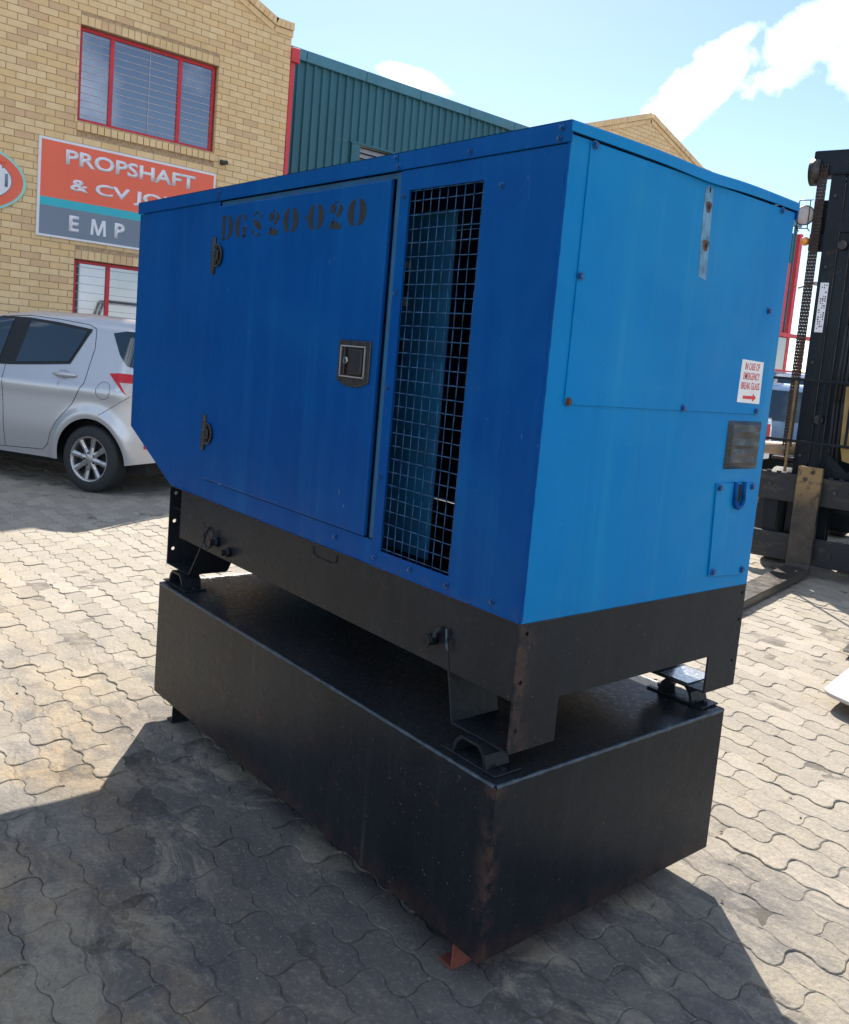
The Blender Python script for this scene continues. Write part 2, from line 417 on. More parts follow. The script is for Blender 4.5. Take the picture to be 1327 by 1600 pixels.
def text_bm(body, size, extrude=.002, bold=0., spacing=1.):
    cu = bpy.data.curves.new('lettering', 'FONT'); cu.body = body; cu.size = size; cu.extrude = extrude; cu.offset = bold
    cu.align_x = 'LEFT'; cu.space_character = spacing; cu.resolution_u = 3
    o = bpy.data.objects.new('lettering', cu); COL.objects.link(o)
    dg = bpy.context.evaluated_depsgraph_get(); dg.update()
    me = bpy.data.meshes.new_from_object(o.evaluated_get(dg))
    bpy.data.objects.remove(o); bpy.data.curves.remove(cu)
    return me
FACE_X = Matrix(((0, 0, -1), (-1, 0, 0), (0, 1, 0)))   # reads when seen from -x
FACE_Y = Matrix(((-1, 0, 0), (0, 0, 1), (0, 1, 0)))    # reads when seen from +y
def text_obj(name, body, height, left, base, depth, frame, mat, parent, off=(0, 0, 0), width=None, bold=0., extrude=.002, shear=0.):
    """left/base: world coordinates of the lower left corner along the reading direction"""
    me = text_bm(body, 1.0, 0, bold)
    xs = [v.co.x for v in me.vertices]; ys = [v.co.y for v in me.vertices]
    x0, x1, y0, y1 = min(xs), max(xs), min(ys), max(ys)
    sy = height / (y1 - y0); sx = sy if width is None else width / (x1 - x0)
    bm = bmesh.new(); bm.from_mesh(me)
    r = bmesh.ops.extrude_face_region(bm, geom=list(bm.faces))
    for v in r['geom']:
        if isinstance(v, bmesh.types.BMVert): v.co.z += 1.
    for v in bm.verts:
        q = Vector(((v.co.x - x0) * sx, (v.co.y - y0) * sy, v.co.z * extrude)); q.x += shear * q.y
        w = frame @ q
        if frame is FACE_X: w += Vector((depth, left, base))
        else: w += Vector((left, depth, base))
        v.co = w - Vector(off)
    bmesh.ops.recalc_face_normals(bm, faces=list(bm.faces))
    bm.to_mesh(me); bm.free(); me.materials.clear(); me.materials.append(mat); me.name = name
    return link(bpy.data.objects.new(name, me), parent)

# ================================================================== GROUND
PAV = (-1.6, 11.4, -11.0, 2.6)
me_ground = mesh_obj('ground', [(-500, -500, -.028), (500, -500, -.028), (500, 500, -.028), (-500, 500, -.028)], [(0, 1, 2, 3)], M['far'])
me_ground['kind'] = 'structure'
jm_old = lambda: mesh_obj('joint_sand', [(PAV[0], PAV[2], -.0036), (PAV[1], PAV[2], -.0036), (PAV[1], PAV[3], -.0036), (PAV[0], PAV[3], -.0036)], [(0, 1, 2, 3)], M['joint'], me_ground)
def sand_sheet(x0, x1, y0, y1, st, hole=None):
    nx_, ny_ = int((x1 - x0) / st), int((y1 - y0) / st)
    gx_, gy_ = np.meshgrid(np.linspace(x0, x1, nx_ + 1), np.linspace(y0, y1, ny_ + 1), indexing='ij')
    zz = np.array([noise.fractal(Vector((a * 3.1, b * 3.1, 1)), .8, 2.1, 3) + .6 * noise.noise(Vector((a * 21, b * 21, 5))) for a, b in zip(gx_.ravel(), gy_.ravel())])
    z = np.clip(-.0040 + .0030 * zz, -.0085, -.0007)
    V = np.stack([gx_.ravel(), gy_.ravel(), z], 1).tolist(); m_ = ny_ + 1
    return V, [(i * m_ + j, (i + 1) * m_ + j, (i + 1) * m_ + j + 1, i * m_ + j + 1) for i in range(nx_) for j in range(ny_)]
_v, _f = sand_sheet(PAV[0], PAV[1], PAV[2], PAV[3], .05)
jm = mesh_obj('joint_sand', _v, _f, M['joint'], me_ground, (0, 0, 0), True)
# paved surround beyond the modelled stones, level with their tops
e = 60.
ring = [(-e, -e, -.002), (e, -e, -.002), (e, e, -.002), (-e, e, -.002), (PAV[0], PAV[2], -.002), (PAV[1], PAV[2], -.002), (PAV[1], PAV[3], -.002), (PAV[0], PAV[3], -.002)]
ro = mesh_obj('paved_yard', ring, [(0, 1, 5, 4), (1, 2, 6, 5), (2, 3, 7, 6), (3, 0, 4, 7)], M['far']); ro['kind'] = 'structure'

PL, PR_ = .225, .1075
def wav(s, amp, per):       # zig-zag with flat flanks and soft knees
    p = (s / per) % 1.0
    t = 4 * p - 1 if p < .5 else 3 - 4 * p
    return amp * max(-1, min(1, t * 2.0))
def paver_outline(gap=.0022, seed=0):
    rnd = random.Random(seed); pts = []
    N = 16; K = 6
    for i in range(N): # bottom
        s = PL * i / N; pts.append((s, wav(s + .028, .0070, PL / 2)))
    for i in range(K):
        s = PR_ * i / K; pts.append((PL + wav(s + .0269, .007, PR_), s + wav(PL + .028, .0070, PL / 2) * (1)))
    for i in range(N):
        s = PL * (N - i) / N; pts.append((s, PR_ + wav(s + .028, .0070, PL / 2)))
    for i in range(K):
        s = PR_ * (K - i) / K; pts.append((wav(s + .0269, .007, PR_), s + wav(.028, .0070, PL / 2)))
    # fix corner xs: ends of long edges follow the short-edge offset
    cx = wav(.0269, .007, PR_)
    out_ = []
    n = len(pts)
    cxm = sum(p[0] for p in pts) / n; cym = sum(p[1] for p in pts) / n
    for i, (x, y) in enumerate(pts):
        a = pts[i - 1]; b = pts[(i + 1) % n]
        tx, ty = b[0] - a[0], b[1] - a[1]; l = math.hypot(tx, ty) or 1
        g = gap * (1 + rnd.uniform(-.7, 1.5))
        out_.append((x - ty / l * g * 1, y + tx / l * g * 1))
    return [(x - PL / 2, y - PR_ / 2) for x, y in out_]
def paver_geo(seed):
    rnd = random.Random(seed * 31 + 5)
    o = paver_outline(.0007, seed); n = len(o)
    V = []; Fc = []
    ch = .0024
    ins = []
    for i, (x, y) in enumerate(o):
        a = o[i - 1]; b = o[(i + 1) % n]; tx, ty = b[0] - a[0], b[1] - a[1]; l = math.hypot(tx, ty) or 1
        ins.append((x - ty / l * ch * rnd.uniform(.7, 1.5), y + tx / l * ch * rnd.uniform(.7, 1.5)))
    V += [(x, y, -.03) for x, y in o]; V += [(x, y, -.0022 + rnd.uniform(-.0008, .0006)) for x, y in o]; V += [(x, y, rnd.uniform(-.0003, .0003)) for x, y in ins]
    for i in range(n):
        j = (i + 1) % n
        Fc.append((i, j, n + j, n + i)); Fc.append((n + i, n + j, 2 * n + j, 2 * n + i))
    Fc.append(tuple(range(2 * n, 3 * n)))
    return V, Fc
NV = 8
geos = [paver_geo(s) for s in range(NV)]
def tint_attr(me, vals):
    a = me.attributes.new('tint', 'FLOAT', 'FACE'); a.data.foreach_set('value', vals)
pm = []
for k, (V, Fc) in enumerate(geos):
    for q in range(4):
        me = bpy.data.meshes.new('paver'); me.from_pydata(V, [], Fc); me.materials.append(M['paver']); tint_attr(me, [min(1, max(0, random.gauss(.5, .36)))] * len(Fc)); pm.append(me)
cand = []
for j in range(int((PAV[3] - PAV[2]) / PR_)):
    y = PAV[2] + (j + .5) * PR_
    for i in range(int((PAV[1] - PAV[0]) / PL)):
        x = PAV[0] + (i + .5 + (.5 if j % 2 else 0)) * PL
        p = project(x, y, 0)
        if p is None: 
            vis = False
        else: vis = -90 < p[0] < 1420 and p[1] < 1760
        if not vis and (Vector((x, y, 0)) - CAMP).length > 2.6: continue
        if p is None: continue
        # hidden below the tank: still built, but never one of the single ones
        hid = -.15 < x < 1.75 and -.95 < y < -.02
        sz = (Vector((x, y, 0)) - CAMP).length
        inn = 0 < p[0] < 1327 and 0 < p[1] < 1600
        cand.append((0 if (inn and not hid) else 1, sz, x, y))
cand.sort()
for k, (h, s_, x, y) in enumerate(cand):
    tz = -.0008 + random.gauss(0, .0016); rx, ry = random.gauss(0, .011), random.gauss(0, .011); rz = random.gauss(0, .007)
    cand[k] = (h, s_, x, y, tz, rx, ry, rz)
for (h, s_, x, y, tz, rx, ry, rz) in cand[:300]:
    o = bpy.data.objects.new('paver', random.choice(pm)); o.location = (x, y, tz + .028); o.rotation_euler = (rx, ry, rz)
    COL.objects.link(o); o.parent = me_ground; o.location.z = tz + .0  # ground has its origin at zero height
VV, FF, TT = [], [], []
for (h, s_, x, y, tz, rx, ry, rz) in cand[300:]:
    V, Fc = geos[random.randrange(NV)]; b = len(VV); tn = min(1, max(0, random.gauss(.5, .36)))
    c, s = math.cos(rz), math.sin(rz)
    for vx, vy, vz in V: VV.append((x + c * vx - s * vy, y + s * vx + c * vy, tz + vz + (-ry * vx + rx * vy if vz > -.02 else 0)))
    for f in Fc: FF.append(tuple(b + i for i in f)); TT.append(tn)
po = mesh_obj('paver_field', VV, FF, M['paver'], me_ground); tint_attr(po.data, TT); po['kind'] = 'stuff'
print('pavers', len(cand))

# ================================================================== FUEL TANK
TX0, TX1, TY0, TY1, TZ0, TZ1 = -.021, 1.852, .049, -.879, .089, .521
tl = (.9, -.4, 0)
tank = root('fuel_tank', tl, 'long black steel base fuel tank under the blue generator, rusty along its lower edges', 'fuel tank')
m = MB(tl); m.box((TX0, TY1, TZ0), (TX1, TY0, TZ1 - .003), .004, 2); m.build('tank_body', M['tank'], tank)
m = MB(tl); m.box((TX0 + .004, TY1 + .004, TZ1 - .0035), (TX1 - .004, TY0 - .004, TZ1), .0012); m.build('top_plate', M['tank_top'], tank)
# welded seams round the top edge: wavering bead
def bead(name, pts, r, mat, parent, off, seg=.012):
    V, Fc = [], []; n = 7
    for a, b in zip(pts, pts[1:]):
        a = Vector(a); b = Vector(b); L = (b - a).length; k = max(2, int(L / seg)); d = (b - a).normalized()
        q = d.to_track_quat('Z', 'Y'); base = len(V)
        for i in range(k + 1):
            rr = r * (1 + .35 * noise.noise((a + d * L * i / k) * 40)); c = a + d * L * i / k
            for j in range(n): V.append(tuple(c + q @ Vector((rr * math.cos(2 * PI * j / n), rr * math.sin(2 * PI * j / n), 0))))
        for i in range(k):
            for j in range(n): Fc.append((base + i * n + j, base + i * n + (j + 1) % n, base + (i + 1) * n + (j + 1) % n, base + (i + 1) * n + j))
    return mesh_obj(name, V, Fc, mat, parent, off, True)
zt = TZ1 - .004
bead('weld_seam', [(TX0 + .003, TY1 + .003, zt), (TX0 + .003, TY0 - .003, zt), (TX1 - .003, TY0 - .003, zt), (TX1 - .003, TY1 + .003, zt), (TX0 + .003, TY1 + .003, zt)], .0055, M['weld'], tank, tl)
bead('weld_seam', [(TX0 + .004, TY0 - .004, TZ0 + .01), (TX0 + .004, TY0 - .004, TZ1 - .01)], .0050, M['tank'], tank, tl)
# skids: angle irons across below the tank
for x in (.085, 1.72):
    m = MB(tl); m.box((x, TY1 + .06, .0), (x + .006, TY0 - .022, TZ0 - .001), .001); m.box((x + .0065, TY1 + .06, 0), (x + .05, TY0 - .022, .006), .001)
    m.build('skid', M['rust'] if x < 1 else M['black'], tank)
# mounts: arched saddles on foot plates
def saddle(cx, cy):
    m = MB(tl); w = .075; hgt = .5755 - TZ1
    outer = [(-.062, 0), (-.052, hgt * .62), (-.034, hgt), (.034, hgt), (.052, hgt * .62), (.062, 0)]
    inner = [(.052, 0), (.043, hgt * .55), (.028, hgt - .008), (-.028, hgt - .008), (-.043, hgt * .55), (-.052, 0)]
    m.prism([(cx + a, TZ1 + .006 + b * .88) for a, b in outer + inner], 'y', cy - w / 2, cy + w / 2)
    m.box((cx - .098, cy - w / 2 - .006, TZ1 + .0005), (cx + .098, cy + w / 2 + .006, TZ1 + .006), .0015)
    o = m.build('mount_saddle', M['black'], tank)
    for sx in (-1, 1):
        m = MB(tl); m.cyl((cx + sx * .08, cy, TZ1 + .006), (cx + sx * .08, cy, TZ1 + .014), .009, n=6, smooth=False)
        m.build('bolt', M['black'], o)
for cx in (.105, 1.775):
    for cy in (-.018, -.845): saddle(cx, cy)

# ================================================================== GENERATOR
GW = .943; LF, LC = 1.909, 2.339; ZB, ZC, ZR = .885, 1.067, 1.98; ZBAND = 1.934
gl = (1.0, -.47, .5765)
gen = root('diesel_generator', gl, 'large blue sheet-metal generator enclosure on a black frame, stencilled door facing left', 'generator')
T_ = .003
# long front skin as separate sheets with real gaps -----------------------------------
seam = .0022
# left sheet (chamfered)
m = MB(gl); m.prism([(1.6195, ZB), (LF, ZB), (LC, ZC), (LC, ZBAND), (1.6195, ZBAND)], 'y', -T_, 0, .0008); m.build('side_sheet', M['blue'], gen)
# sheet below the door
m = MB(gl); m.prism([(.5795, ZB), (1.6175, ZB), (1.6175, .9545), (.5795, .9545)], 'y', -T_, 0, .0008); m.build('side_sheet', M['blue'], gen)
# door reveal behind the door edges
m = MB(gl); m.box((.5795, -.025, .955), (.606, -.006, 1.934), .001); m.box((.606, -.025, 1.917), (1.617, -.006, 1.933), .001); m.build('door_reveal', M['blue_in'], gen)
# door
door = MB(gl)
door.box((.612, -.004, .958), (1.6155, .009, 1.915), .0045, 2)
door = door.build('door', M['blue'], gen); door['label'] = 'flat blue access door with black stencilled code'
# post strip between door and mesh (lower layer)
# mesh frame sheet with opening: four pieces butted
MX0, MX1, MZ0, MZ1 = .254, .539, .932, 1.881
m = MB(gl)
m.prism([(0.0015, ZB), (.5775, ZB), (.5775, ZBAND - .002), (.0015, ZBAND - .002)], 'y', -.0005, 0)
t = m.bm; t.clear()
def ringsheet(m, xo0, xo1, zo0, zo1, xi0, xi1, zi0, zi1, ya, yb):
    for y, flip in ((ya, 0), (yb, 1)):
        O = [(xo0, y, zo0), (xo1, y, zo0), (xo1, y, zo1), (xo0, y, zo1)]; I = [(xi0, y, zi0), (xi1, y, zi0), (xi1, y, zi1), (xi0, y, zi1)]
        ov = [m.bm.verts.new(Vector(p) - m.off) for p in O]; iv = [m.bm.verts.new(Vector(p) - m.off) for p in I]
        if not flip: A = (ov, iv)
        else: B = (ov, iv)
        for i in range(4):
            j = (i + 1) % 4; m.bm.faces.new((ov[i], ov[j], iv[j], iv[i]))
    for k in (0, 1):
        for i in range(4):
            j = (i + 1) % 4; m.bm.faces.new((A[k][i], A[k][j], B[k][j], B[k][i]))
ringsheet(m, .0015, .5775, ZB, ZBAND - .0015, MX0, MX1, MZ0, MZ1, -T_, .0018)
m.build('side_sheet', M['blue'], gen)
# wire mesh
m = MB(gl)
nx, nz = 9, 27
for i in range(nx + 1):
    x = MX0 - .002 + (MX1 - MX0 + .004) * (i + .35) / nx
    if x > MX1 + .004: x = MX1 + .003
    pts = []
    for k in range(12):
        z = MZ0 - .01 + (MZ1 - MZ0 + .02) * k / 11; pts.append((x + .0012 * noise.noise(Vector((x * 30, z * 9, 0))), -.006, z))
    m.tube(pts, .0015, 5)
for i in range(nz + 1):
    z = MZ0 + (MZ1 - MZ0) * (i + .2) / nz
    if z > MZ1: z = MZ1 - .002
    pts = []
    for k in range(7):
        x = MX0 - .008 + (MX1 - MX0 + .016) * k / 6; pts.append((x, -.0035, z + .0015 * noise.noise(Vector((x * 20, z * 30, 4)))))
    m.tube(pts, .0015, 5)
m.build('wire_mesh', M['wire'], gen)
# inside of the air inlet
m = MB(gl)
m.box((.515, -.15, .90), (1.2, -.147, 1.86))
m.build('inlet_baffle', M['blue_in'], gen)
box('inlet_plate', (.70, -.1465, 1.63), (.73, -.143, 1.70), M['dark'], gen, 0, gl)
box('inlet_plate', (.705, -.1465, 1.43), (.74, -.143, 1.50), M['dark'], gen, 0, gl)
box('inlet_bracket', (.70, -.1465, 1.705), (.73, -.14, 1.725), M['louvre'], gen, 0, gl)
box('inlet_bracket', (.70, -.1465, 1.60), (.73, -.14, 1.625), M['louvre'], gen, 0, gl)
# end face (x=0)
m = MB(gl)
def sheet_x(a0, a1, z0, z1, x=-.003, th=.003): m.box((x, a0, z0), (x + th, a1, z1), .0008)
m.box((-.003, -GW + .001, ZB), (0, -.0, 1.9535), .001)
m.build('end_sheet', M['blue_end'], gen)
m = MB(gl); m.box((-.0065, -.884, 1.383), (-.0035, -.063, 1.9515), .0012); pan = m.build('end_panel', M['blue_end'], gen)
pan['label'] = 'removable upper end panel with a scraped strip'
# other walls
m = MB(gl)
m.prism([(0, ZB), (LF, ZB), (LC, ZC), (LC, ZBAND), (0, ZBAND)], 'y', -GW, -GW + T_)
m.build('side_sheet', M['blue'], gen)
m = MB(gl); m.box((LC - .003, -GW + .004, ZC + .001), (LC - .0005, -.004, ZBAND)); m.build('end_sheet', M['blue'], gen)
m = MB(gl); m.prism([(LF, ZB), (LC - .001, ZC - .0005), (LC - .003, ZC + .002), (LF - .002, ZB + .002)], 'y', -GW + .004, -.004); m.build('chamfer_sheet', M['blue'], gen)
m = MB(gl); m.box((.02, -GW + .01, .80), (LF - .01, -.01, .803)); m.build('floor_plate', M['black'], gen)
# engine mass inside so the mesh does not look through
m = MB(gl); m.box((1.25, -.8, .9), (1.8, -.2, 1.5), .05); m.build('engine_block', M['dark'], gen)
m = MB(gl); m.box((.05, -.5, .9), (.255, -.495, 1.92)); m.build('inner_partition', M['blue_in'], gen)
# roof lid: top sheet with folded lips, the end lip dented in the middle
RV, RF = [], []
ny = 30
xs = [-.010, -.0095, -.008, .0] + [LC * k / 8 for k in range(1, 8)] + [LC, LC + .007, LC + .009]
def dent(y):
    d = math.exp(-((y + .50) / .13) ** 2)
    return d
# top
ys = [.0065 - (GW + .013) * k / ny for k in range(ny + 1)]
def roofz(x, y):
    crown = .004 * (1 - ((y + GW / 2) / (GW / 2)) ** 2)
    return ZR - (.005 if (x < -.009 or x > LC + .008) else 0) + crown - .007 * dent(y) * max(0, 1 - max(0, x) / .25)
for x in xs:
    for y in ys: RV.append((x - (.002 * dent(y) if x < 0 else 0), y, roofz(x, y)))
n1 = len(ys)
for i in range(len(xs) - 1):
    for j in range(n1 - 1): RF.append((i * n1 + j, i * n1 + j + 1, (i + 1) * n1 + j + 1, (i + 1) * n1 + j))
# end lip
b = len(RV)
for y in ys: RV.append((-.0105 - .006 * dent(y), y, 1.957 - .008 * dent(y)))
for j in range(n1 - 1): RF.append((j, b + j, b + j + 1, j + 1))
b2 = len(RV)
for y in ys: RV.append((-.004, y, 1.9575 - .006 * dent(y)))
for j in range(n1 - 1): RF.append((b + j, b2 + j, b2 + j + 1, b + j + 1))
b = len(RV)
for y in ys: RV.append((LC + .009, y, 1.94))
q = (len(xs) - 1) * n1
for j in range(n1 - 1): RF.append((q + j, q + j + 1, b + j + 1, b + j))
ro = mesh_obj('roof', RV, RF, M['blue_end'], gen, gl, False)  # roof takes the paler blue, skylight put into its colour
# side bands of the roof (three lapped pieces on the near side)
for a, b_ in ((-.0095, .5915), (.5935, 1.6195), (1.6215, LC + .008)):
    m = MB(gl); m.box((a, .0, 1.9345), (b_, .0062, ZR - .0015), .0016, 2); m.build('roof_band', M['blue'], ro)
m = MB(gl); m.box((-.009, -GW - .0062, 1.9345), (LC + .008, -GW, ZR - .0015), .0016, 2); m.build('roof_band', M['blue'], ro)
# corner fold highlight: small vertical corner angle
bead('corner_bead', [(-.001, -.0005, ZB + .004), (-.001, -.0005, 1.952)], .0035, M['blue'], gen, gl)

def bolt(parent, p, axis, mat, r=.0075, off=gl):
    m = MB(off); p = Vector(p)
    d = Vector((0, 1, 0)) if axis == 'y' else Vector((-1, 0, 0))
    m.cyl(p, p + d * .0022, r * 1.45, n=14); m.cyl(p + d * .0022, p + d * .0075, r, r * .92, n=6, smooth=False)
    return m.build('bolt', mat, parent)
for x, z in ((.192, 1.863), (.095, .912), (.258, .910), (.405, .913), (.562, .910), (.560, 1.868), (.563, 1.62), (.565, 1.37), (.566, 1.13)):
    bolt(gen, (x, .0018, z), 'y', M['bolt'], .0055)
for x, z in ((.309, 1.950), (.60, 1.968), (.584, 1.944), (1.615, 1.962), (1.628, 1.944), (.018, 1.966), (.022, 1.943)):
    bolt(gen, (x, .0062, z), 'y', M['bolt'], .005)
bolt(gen, (.76, 0, .925), 'y', M['bolt'], .006)
for y, z, k in ((-.075, 1.945, 0), (-.866, 1.945, 0), (-.071, 1.666, 0), (-.863, 1.672, 0), (-.074, 1.390, 1), (-.513, 1.390, 0), (-.863, 1.393, 0)):
    bolt(pan, (-.0065, y, z), 'x', M['rustbolt'] if k else M['bolt'], .0068)
# scraped strip on the panel with its two holes
def yz_patch(name, pts, x, th, mat, parent, off=gl, bev=0):
    m = MB(off); m.prism(pts, 'x', x - th, x, bev); return m.build(name, mat, parent)
yz_patch('scraped_strip', [(-.497, 1.935), (-.512, 1.945), (-.530, 1.938), (-.537, 1.86), (-.545, 1.715), (-.512, 1.722), (-.502, 1.80)], -.0066, .0006, M['scar'], pan)
for y, z in ((-.519, 1.893), (-.526, 1.80)):
    pts = [(y + .012 * math.cos(a) * (1 + .25 * math.sin(3 * a)), z + .017 * math.sin(a) * (1 + .2 * math.cos(2 * a))) for a in [2 * PI * i / 12 for i in range(12)]]
    yz_patch('rusty_hole_rim', pts, -.0073, .0005, M['rustbolt'], pan)
    pts = [(y + .005 * math.cos(a), z + .007 * math.sin(a)) for a in [2 * PI * i / 10 for i in range(10)]]
    yz_patch('hole', pts, -.0079, .0005, M['dark'], pan)
yz_patch('hole', [(-.517 + .003 * math.cos(a), 1.935 + .008 * math.sin(a)) for a in [2 * PI * i / 8 for i in range(8)]], -.0073, .0005, M['dark'], pan)
# emergency sticker
stk = yz_patch('sticker', [(-.759, 1.415), (-.874, 1.413), (-.871, 1.530), (-.761, 1.532)], -.0066, .0007, M['white'], gen)
for i, (tx, wd) in enumerate((('IN CASE OF', .074), ('EMERGENCY', .082), ('BREAK GLASS', .094))):
    text_obj('lettering', tx, .0195, -.8155 + wd / 2 - .001, 1.5045 - i * .0265, -.0074, FACE_X, M['red_ink'], stk, gl, wd, .004, .0004)
m = MB(gl)
m.prism([(-.785, 1.434), (-.835, 1.434), (-.835, 1.441), (-.853, 1.4295), (-.835, 1.418), (-.835, 1.425), (-.785, 1.425)], 'x', -.0078, -.0074); m.build('arrow', M['red_ink'], stk)
# taped box
m = MB(gl)
tp = bmesh.new()
N1, N2 = 14, 12
gv = []
for i in range(N1 + 1):
    for j in range(N2 + 1):
        y = -.737 - .168 * j / N2; z = 1.229 + .134 * i / N1
        e_ = .004 * noise.noise(Vector((i * .6, j * .25, 2)))
        edge = (i in (0, N1)) or (j in (0, N2))
        y += .003 * noise.noise(Vector((i * .9, j * .9, 7)))
        gv.append(tp.verts.new((-.004 if edge else -.013 - e_ - .0010 * ((i % 5) == 2), y, z)))
for i in range(N1):
    for j in range(N2): tp.faces.new((gv[i * (N2 + 1) + j], gv[i * (N2 + 1) + j + 1], gv[(i + 1) * (N2 + 1) + j + 1], gv[(i + 1) * (N2 + 1) + j]))
m.merge(tp); m.build('tape_patch', M['tape'], gen)
# lower cover plate with U-shaped lug
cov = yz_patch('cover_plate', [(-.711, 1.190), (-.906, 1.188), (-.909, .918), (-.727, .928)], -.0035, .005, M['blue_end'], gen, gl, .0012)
for y, z in ((-.725, 1.178), (-.893, 1.178), (-.742, .940), (-.893, .934)): bolt(cov, (-.0085, y, z), 'x', M['bolt'], .0075)
m = MB(gl); U = [(-.011, -.802, 1.192)] + [(-.014, -.824 + .022 * math.cos(a), 1.142 + .022 * math.sin(a) * 1) for a in [PI * 2 * k / 16 for k in range(0, -9, -1)]] + [(-.011, -.846, 1.192)]
m.tube(U, .0065, 8); m.build('lifting_lug', M['blue'], cov, True)
yz_patch('slot', [(-.812, 1.186), (-.837, 1.186), (-.837, 1.142), (-.830, 1.131), (-.820, 1.131), (-.812, 1.142)], -.0088, .0006, M['dark'], cov)

# stencilled code on the door ---------------------------------------------------------
def ribbon(m, path, y, th, fr, s):
    """path: list of (x, z, halfwidth-normal)"""
    L, R = [], []
    n = len(path)
    for i in range(n):
        a = path[max(0, i - 1)]; b = path[min(n - 1, i + 1)]
        tx, tz = b[0] - a[0], b[1] - a[1]; l = math.hypot(tx, tz) or 1
        px_, pz_, w = path[i]
        L.append((px_ - tz / l * w, pz_ + tx / l * w)); R.append((px_ + tz / l * w, pz_ - tx / l * w))
    for i in range(n - 1):
        q = [L[i], L[i + 1], R[i + 1], R[i]]
        Q = [fr(*p) for p in q]
        m.prism(Q, 'y', y, y + th)
def arc(cx, cz, rx, rz, a0, a1, wf, n=10):
    out_ = []
    for i in range(n + 1):
        t = i / n; a = math.radians(a0 + (a1 - a0) * t); out_.append((cx + rx * math.cos(a), cz + rz * math.sin(a), wf(t)))
    return out_
bul = lambda t: .02 + .125 * math.sin(PI * t) ** .8
G_ = {
 '0': [arc(.30, .5, .22, .43, 100, 260, bul), arc(.40, .5, .22, .43, 80, -80, bul)],
 'D': [[(.12, .04, .10), (.12, .96, .10)], [(.0, .97, .03), (.28, .97, .03)], [(.0, .03, .03), (.28, .03, .03)], arc(.36, .5, .26, .46, 84, -84, bul)],
 'G': [arc(.32, .5, .24, .45, 100, 260, bul), [(.42, .94, .03), (.58, .84, .06), (.62, .70, .08)], [(.42, .05, .03), (.56, .1, .05)], [(.56, .05, .08), (.56, .40, .08)], [(.42, .42, .03), (.70, .42, .03)]],
 'S': [[(.58, .72, .07), (.60, .86, .05)], arc(.33, .73, .20, .22, 60, 150, lambda t: .03 + .03 * t), [(.14, .70, .06), (.26, .57, .13), (.45, .43, .13), (.58, .30, .07)], arc(.36, .27, .20, .22, -30, -120, lambda t: .05 - .02 * t), [(.10, .14, .05), (.12, .30, .07)]],
 '2': [arc(.22, .72, .10, .10, 0, 360, lambda t: .06, 12), arc(.34, .70, .20, .24, 110, 60, lambda t: .03), [(.55, .84, .05), (.60, .70, .10), (.52, .55, .10), (.40, .42, .04)], [(.10, .05, .04), (.22, .16, .12), (.40, .15, .13), (.60, .06, .06), (.66, .22, .02)], [(.30, .36, .03), (.18, .24, .05)]],
 '.': [arc(.13, .52, .028, .034, 0, 360, lambda t: .026, 10)],
}
def place(ch, xl, zb, w, h, m):
    fr = lambda a, b: (xl - a * w, zb + b * h)
    for path in G_[ch]: ribbon(m, path, .0091, .0005, fr, 1)
x = 1.578; x1 = .722
glyphs = 'DGS20.020'
adv = {'.': .34}
tot = sum(adv.get(c, 1.) for c in glyphs)
u = (x - x1 + .03) / tot
for i, c in enumerate(glyphs):
    zz = 1.797 + .004 * (len(glyphs) - i) / 9 * 0
    m = MB(gl); place(c, x, zz, u * 1.02, .082, m); m.build('stencil_character', M['ink'], door)
    x -= u * adv.get(c, 1.)
# hinges
for hz in (1.746, 1.124):
    h = MB(gl); h.box((1.622, 0.0002, hz - .060), (1.646, .012, hz + .062), .003, 2); h.cyl((1.621, .010, hz - .062), (1.621, .010, hz + .064), .008, n=12)
    h = h.build('hinge', M['plastic'], door)
    g = MB(gl)
    pts = [(1.612, hz + .036)] + [(1.592 - .036 * math.sin(a), hz + .036 * math.cos(a)) for a in [PI * k / 10 for k in range(11)]] + [(1.612, hz - .036)]
    g.prism(pts, 'y', .0092, .016, .002); g.build('hinge_leaf', M['trim'], h)
    g = MB(gl); g.tube([(a, .0165, b) for a, b in pts], .003, 6); g.build('hinge_rim', M['plastic'], h)
    g = MB(gl); g.box((1.574, .016, hz - .016), (1.604, .0235, hz + .016), .003); g.cyl((1.590, .016, hz - .024), (1.590, .021, hz - .024), .005, n=6); g.cyl((1.590, .016, hz + .024), (1.590, .021, hz + .024), .005, n=6)
    g.build('hinge_cap', M['trim'], h)
# latch: recessed paddle
lx0, lx1, lz0, lz1 = .640, .795, 1.366, 1.489
m = MB(gl)
outl = [(lx0, lz0 + .008), (lx0 + .05, lz0 - .006), (lx1 - .05, lz0 - .006), (lx1, lz0 + .008), (lx1, lz1), (lx0, lz1)]
m.prism(outl, 'y', .0092, .0135, .003)
lat = m.build('latch', M['plastic'], door)
m = MB(gl)
for a, b_ in (((.658, .0136, 1.386), (.778, .019, 1.390)), ((.658, .0136, 1.470), (.778, .019, 1.474)), ((.658, .0136, 1.3905), (.662, .019, 1.4695)), ((.774, .0136, 1.3905), (.778, .019, 1.4695))): m.box(a, b_, .001)
m.build('latch_rim', M['louvre'], lat)
box('latch_recess', (.6625, .0136, 1.3905), (.7735, .0142, 1.4695), M['dark'], lat, 0, gl)
box('paddle', (.668, .0143, 1.396), (.732, .022, 1.464), M['trim'], lat, .003, gl)
box('paddle_edge', (.750, .0143, 1.393), (.756, .021, 1.467), M['plastic'], lat, .001, gl)
m = MB(gl); m.cyl((.744, .0143, 1.432), (.744, .024, 1.432), .010, n=16); m.build('lock_barrel', M['chrome'], lat)
m = MB(gl); m.box((.7425, .0241, 1.426), (.7455, .0246, 1.438)); m.build('key_slot', M['dark'], lat)
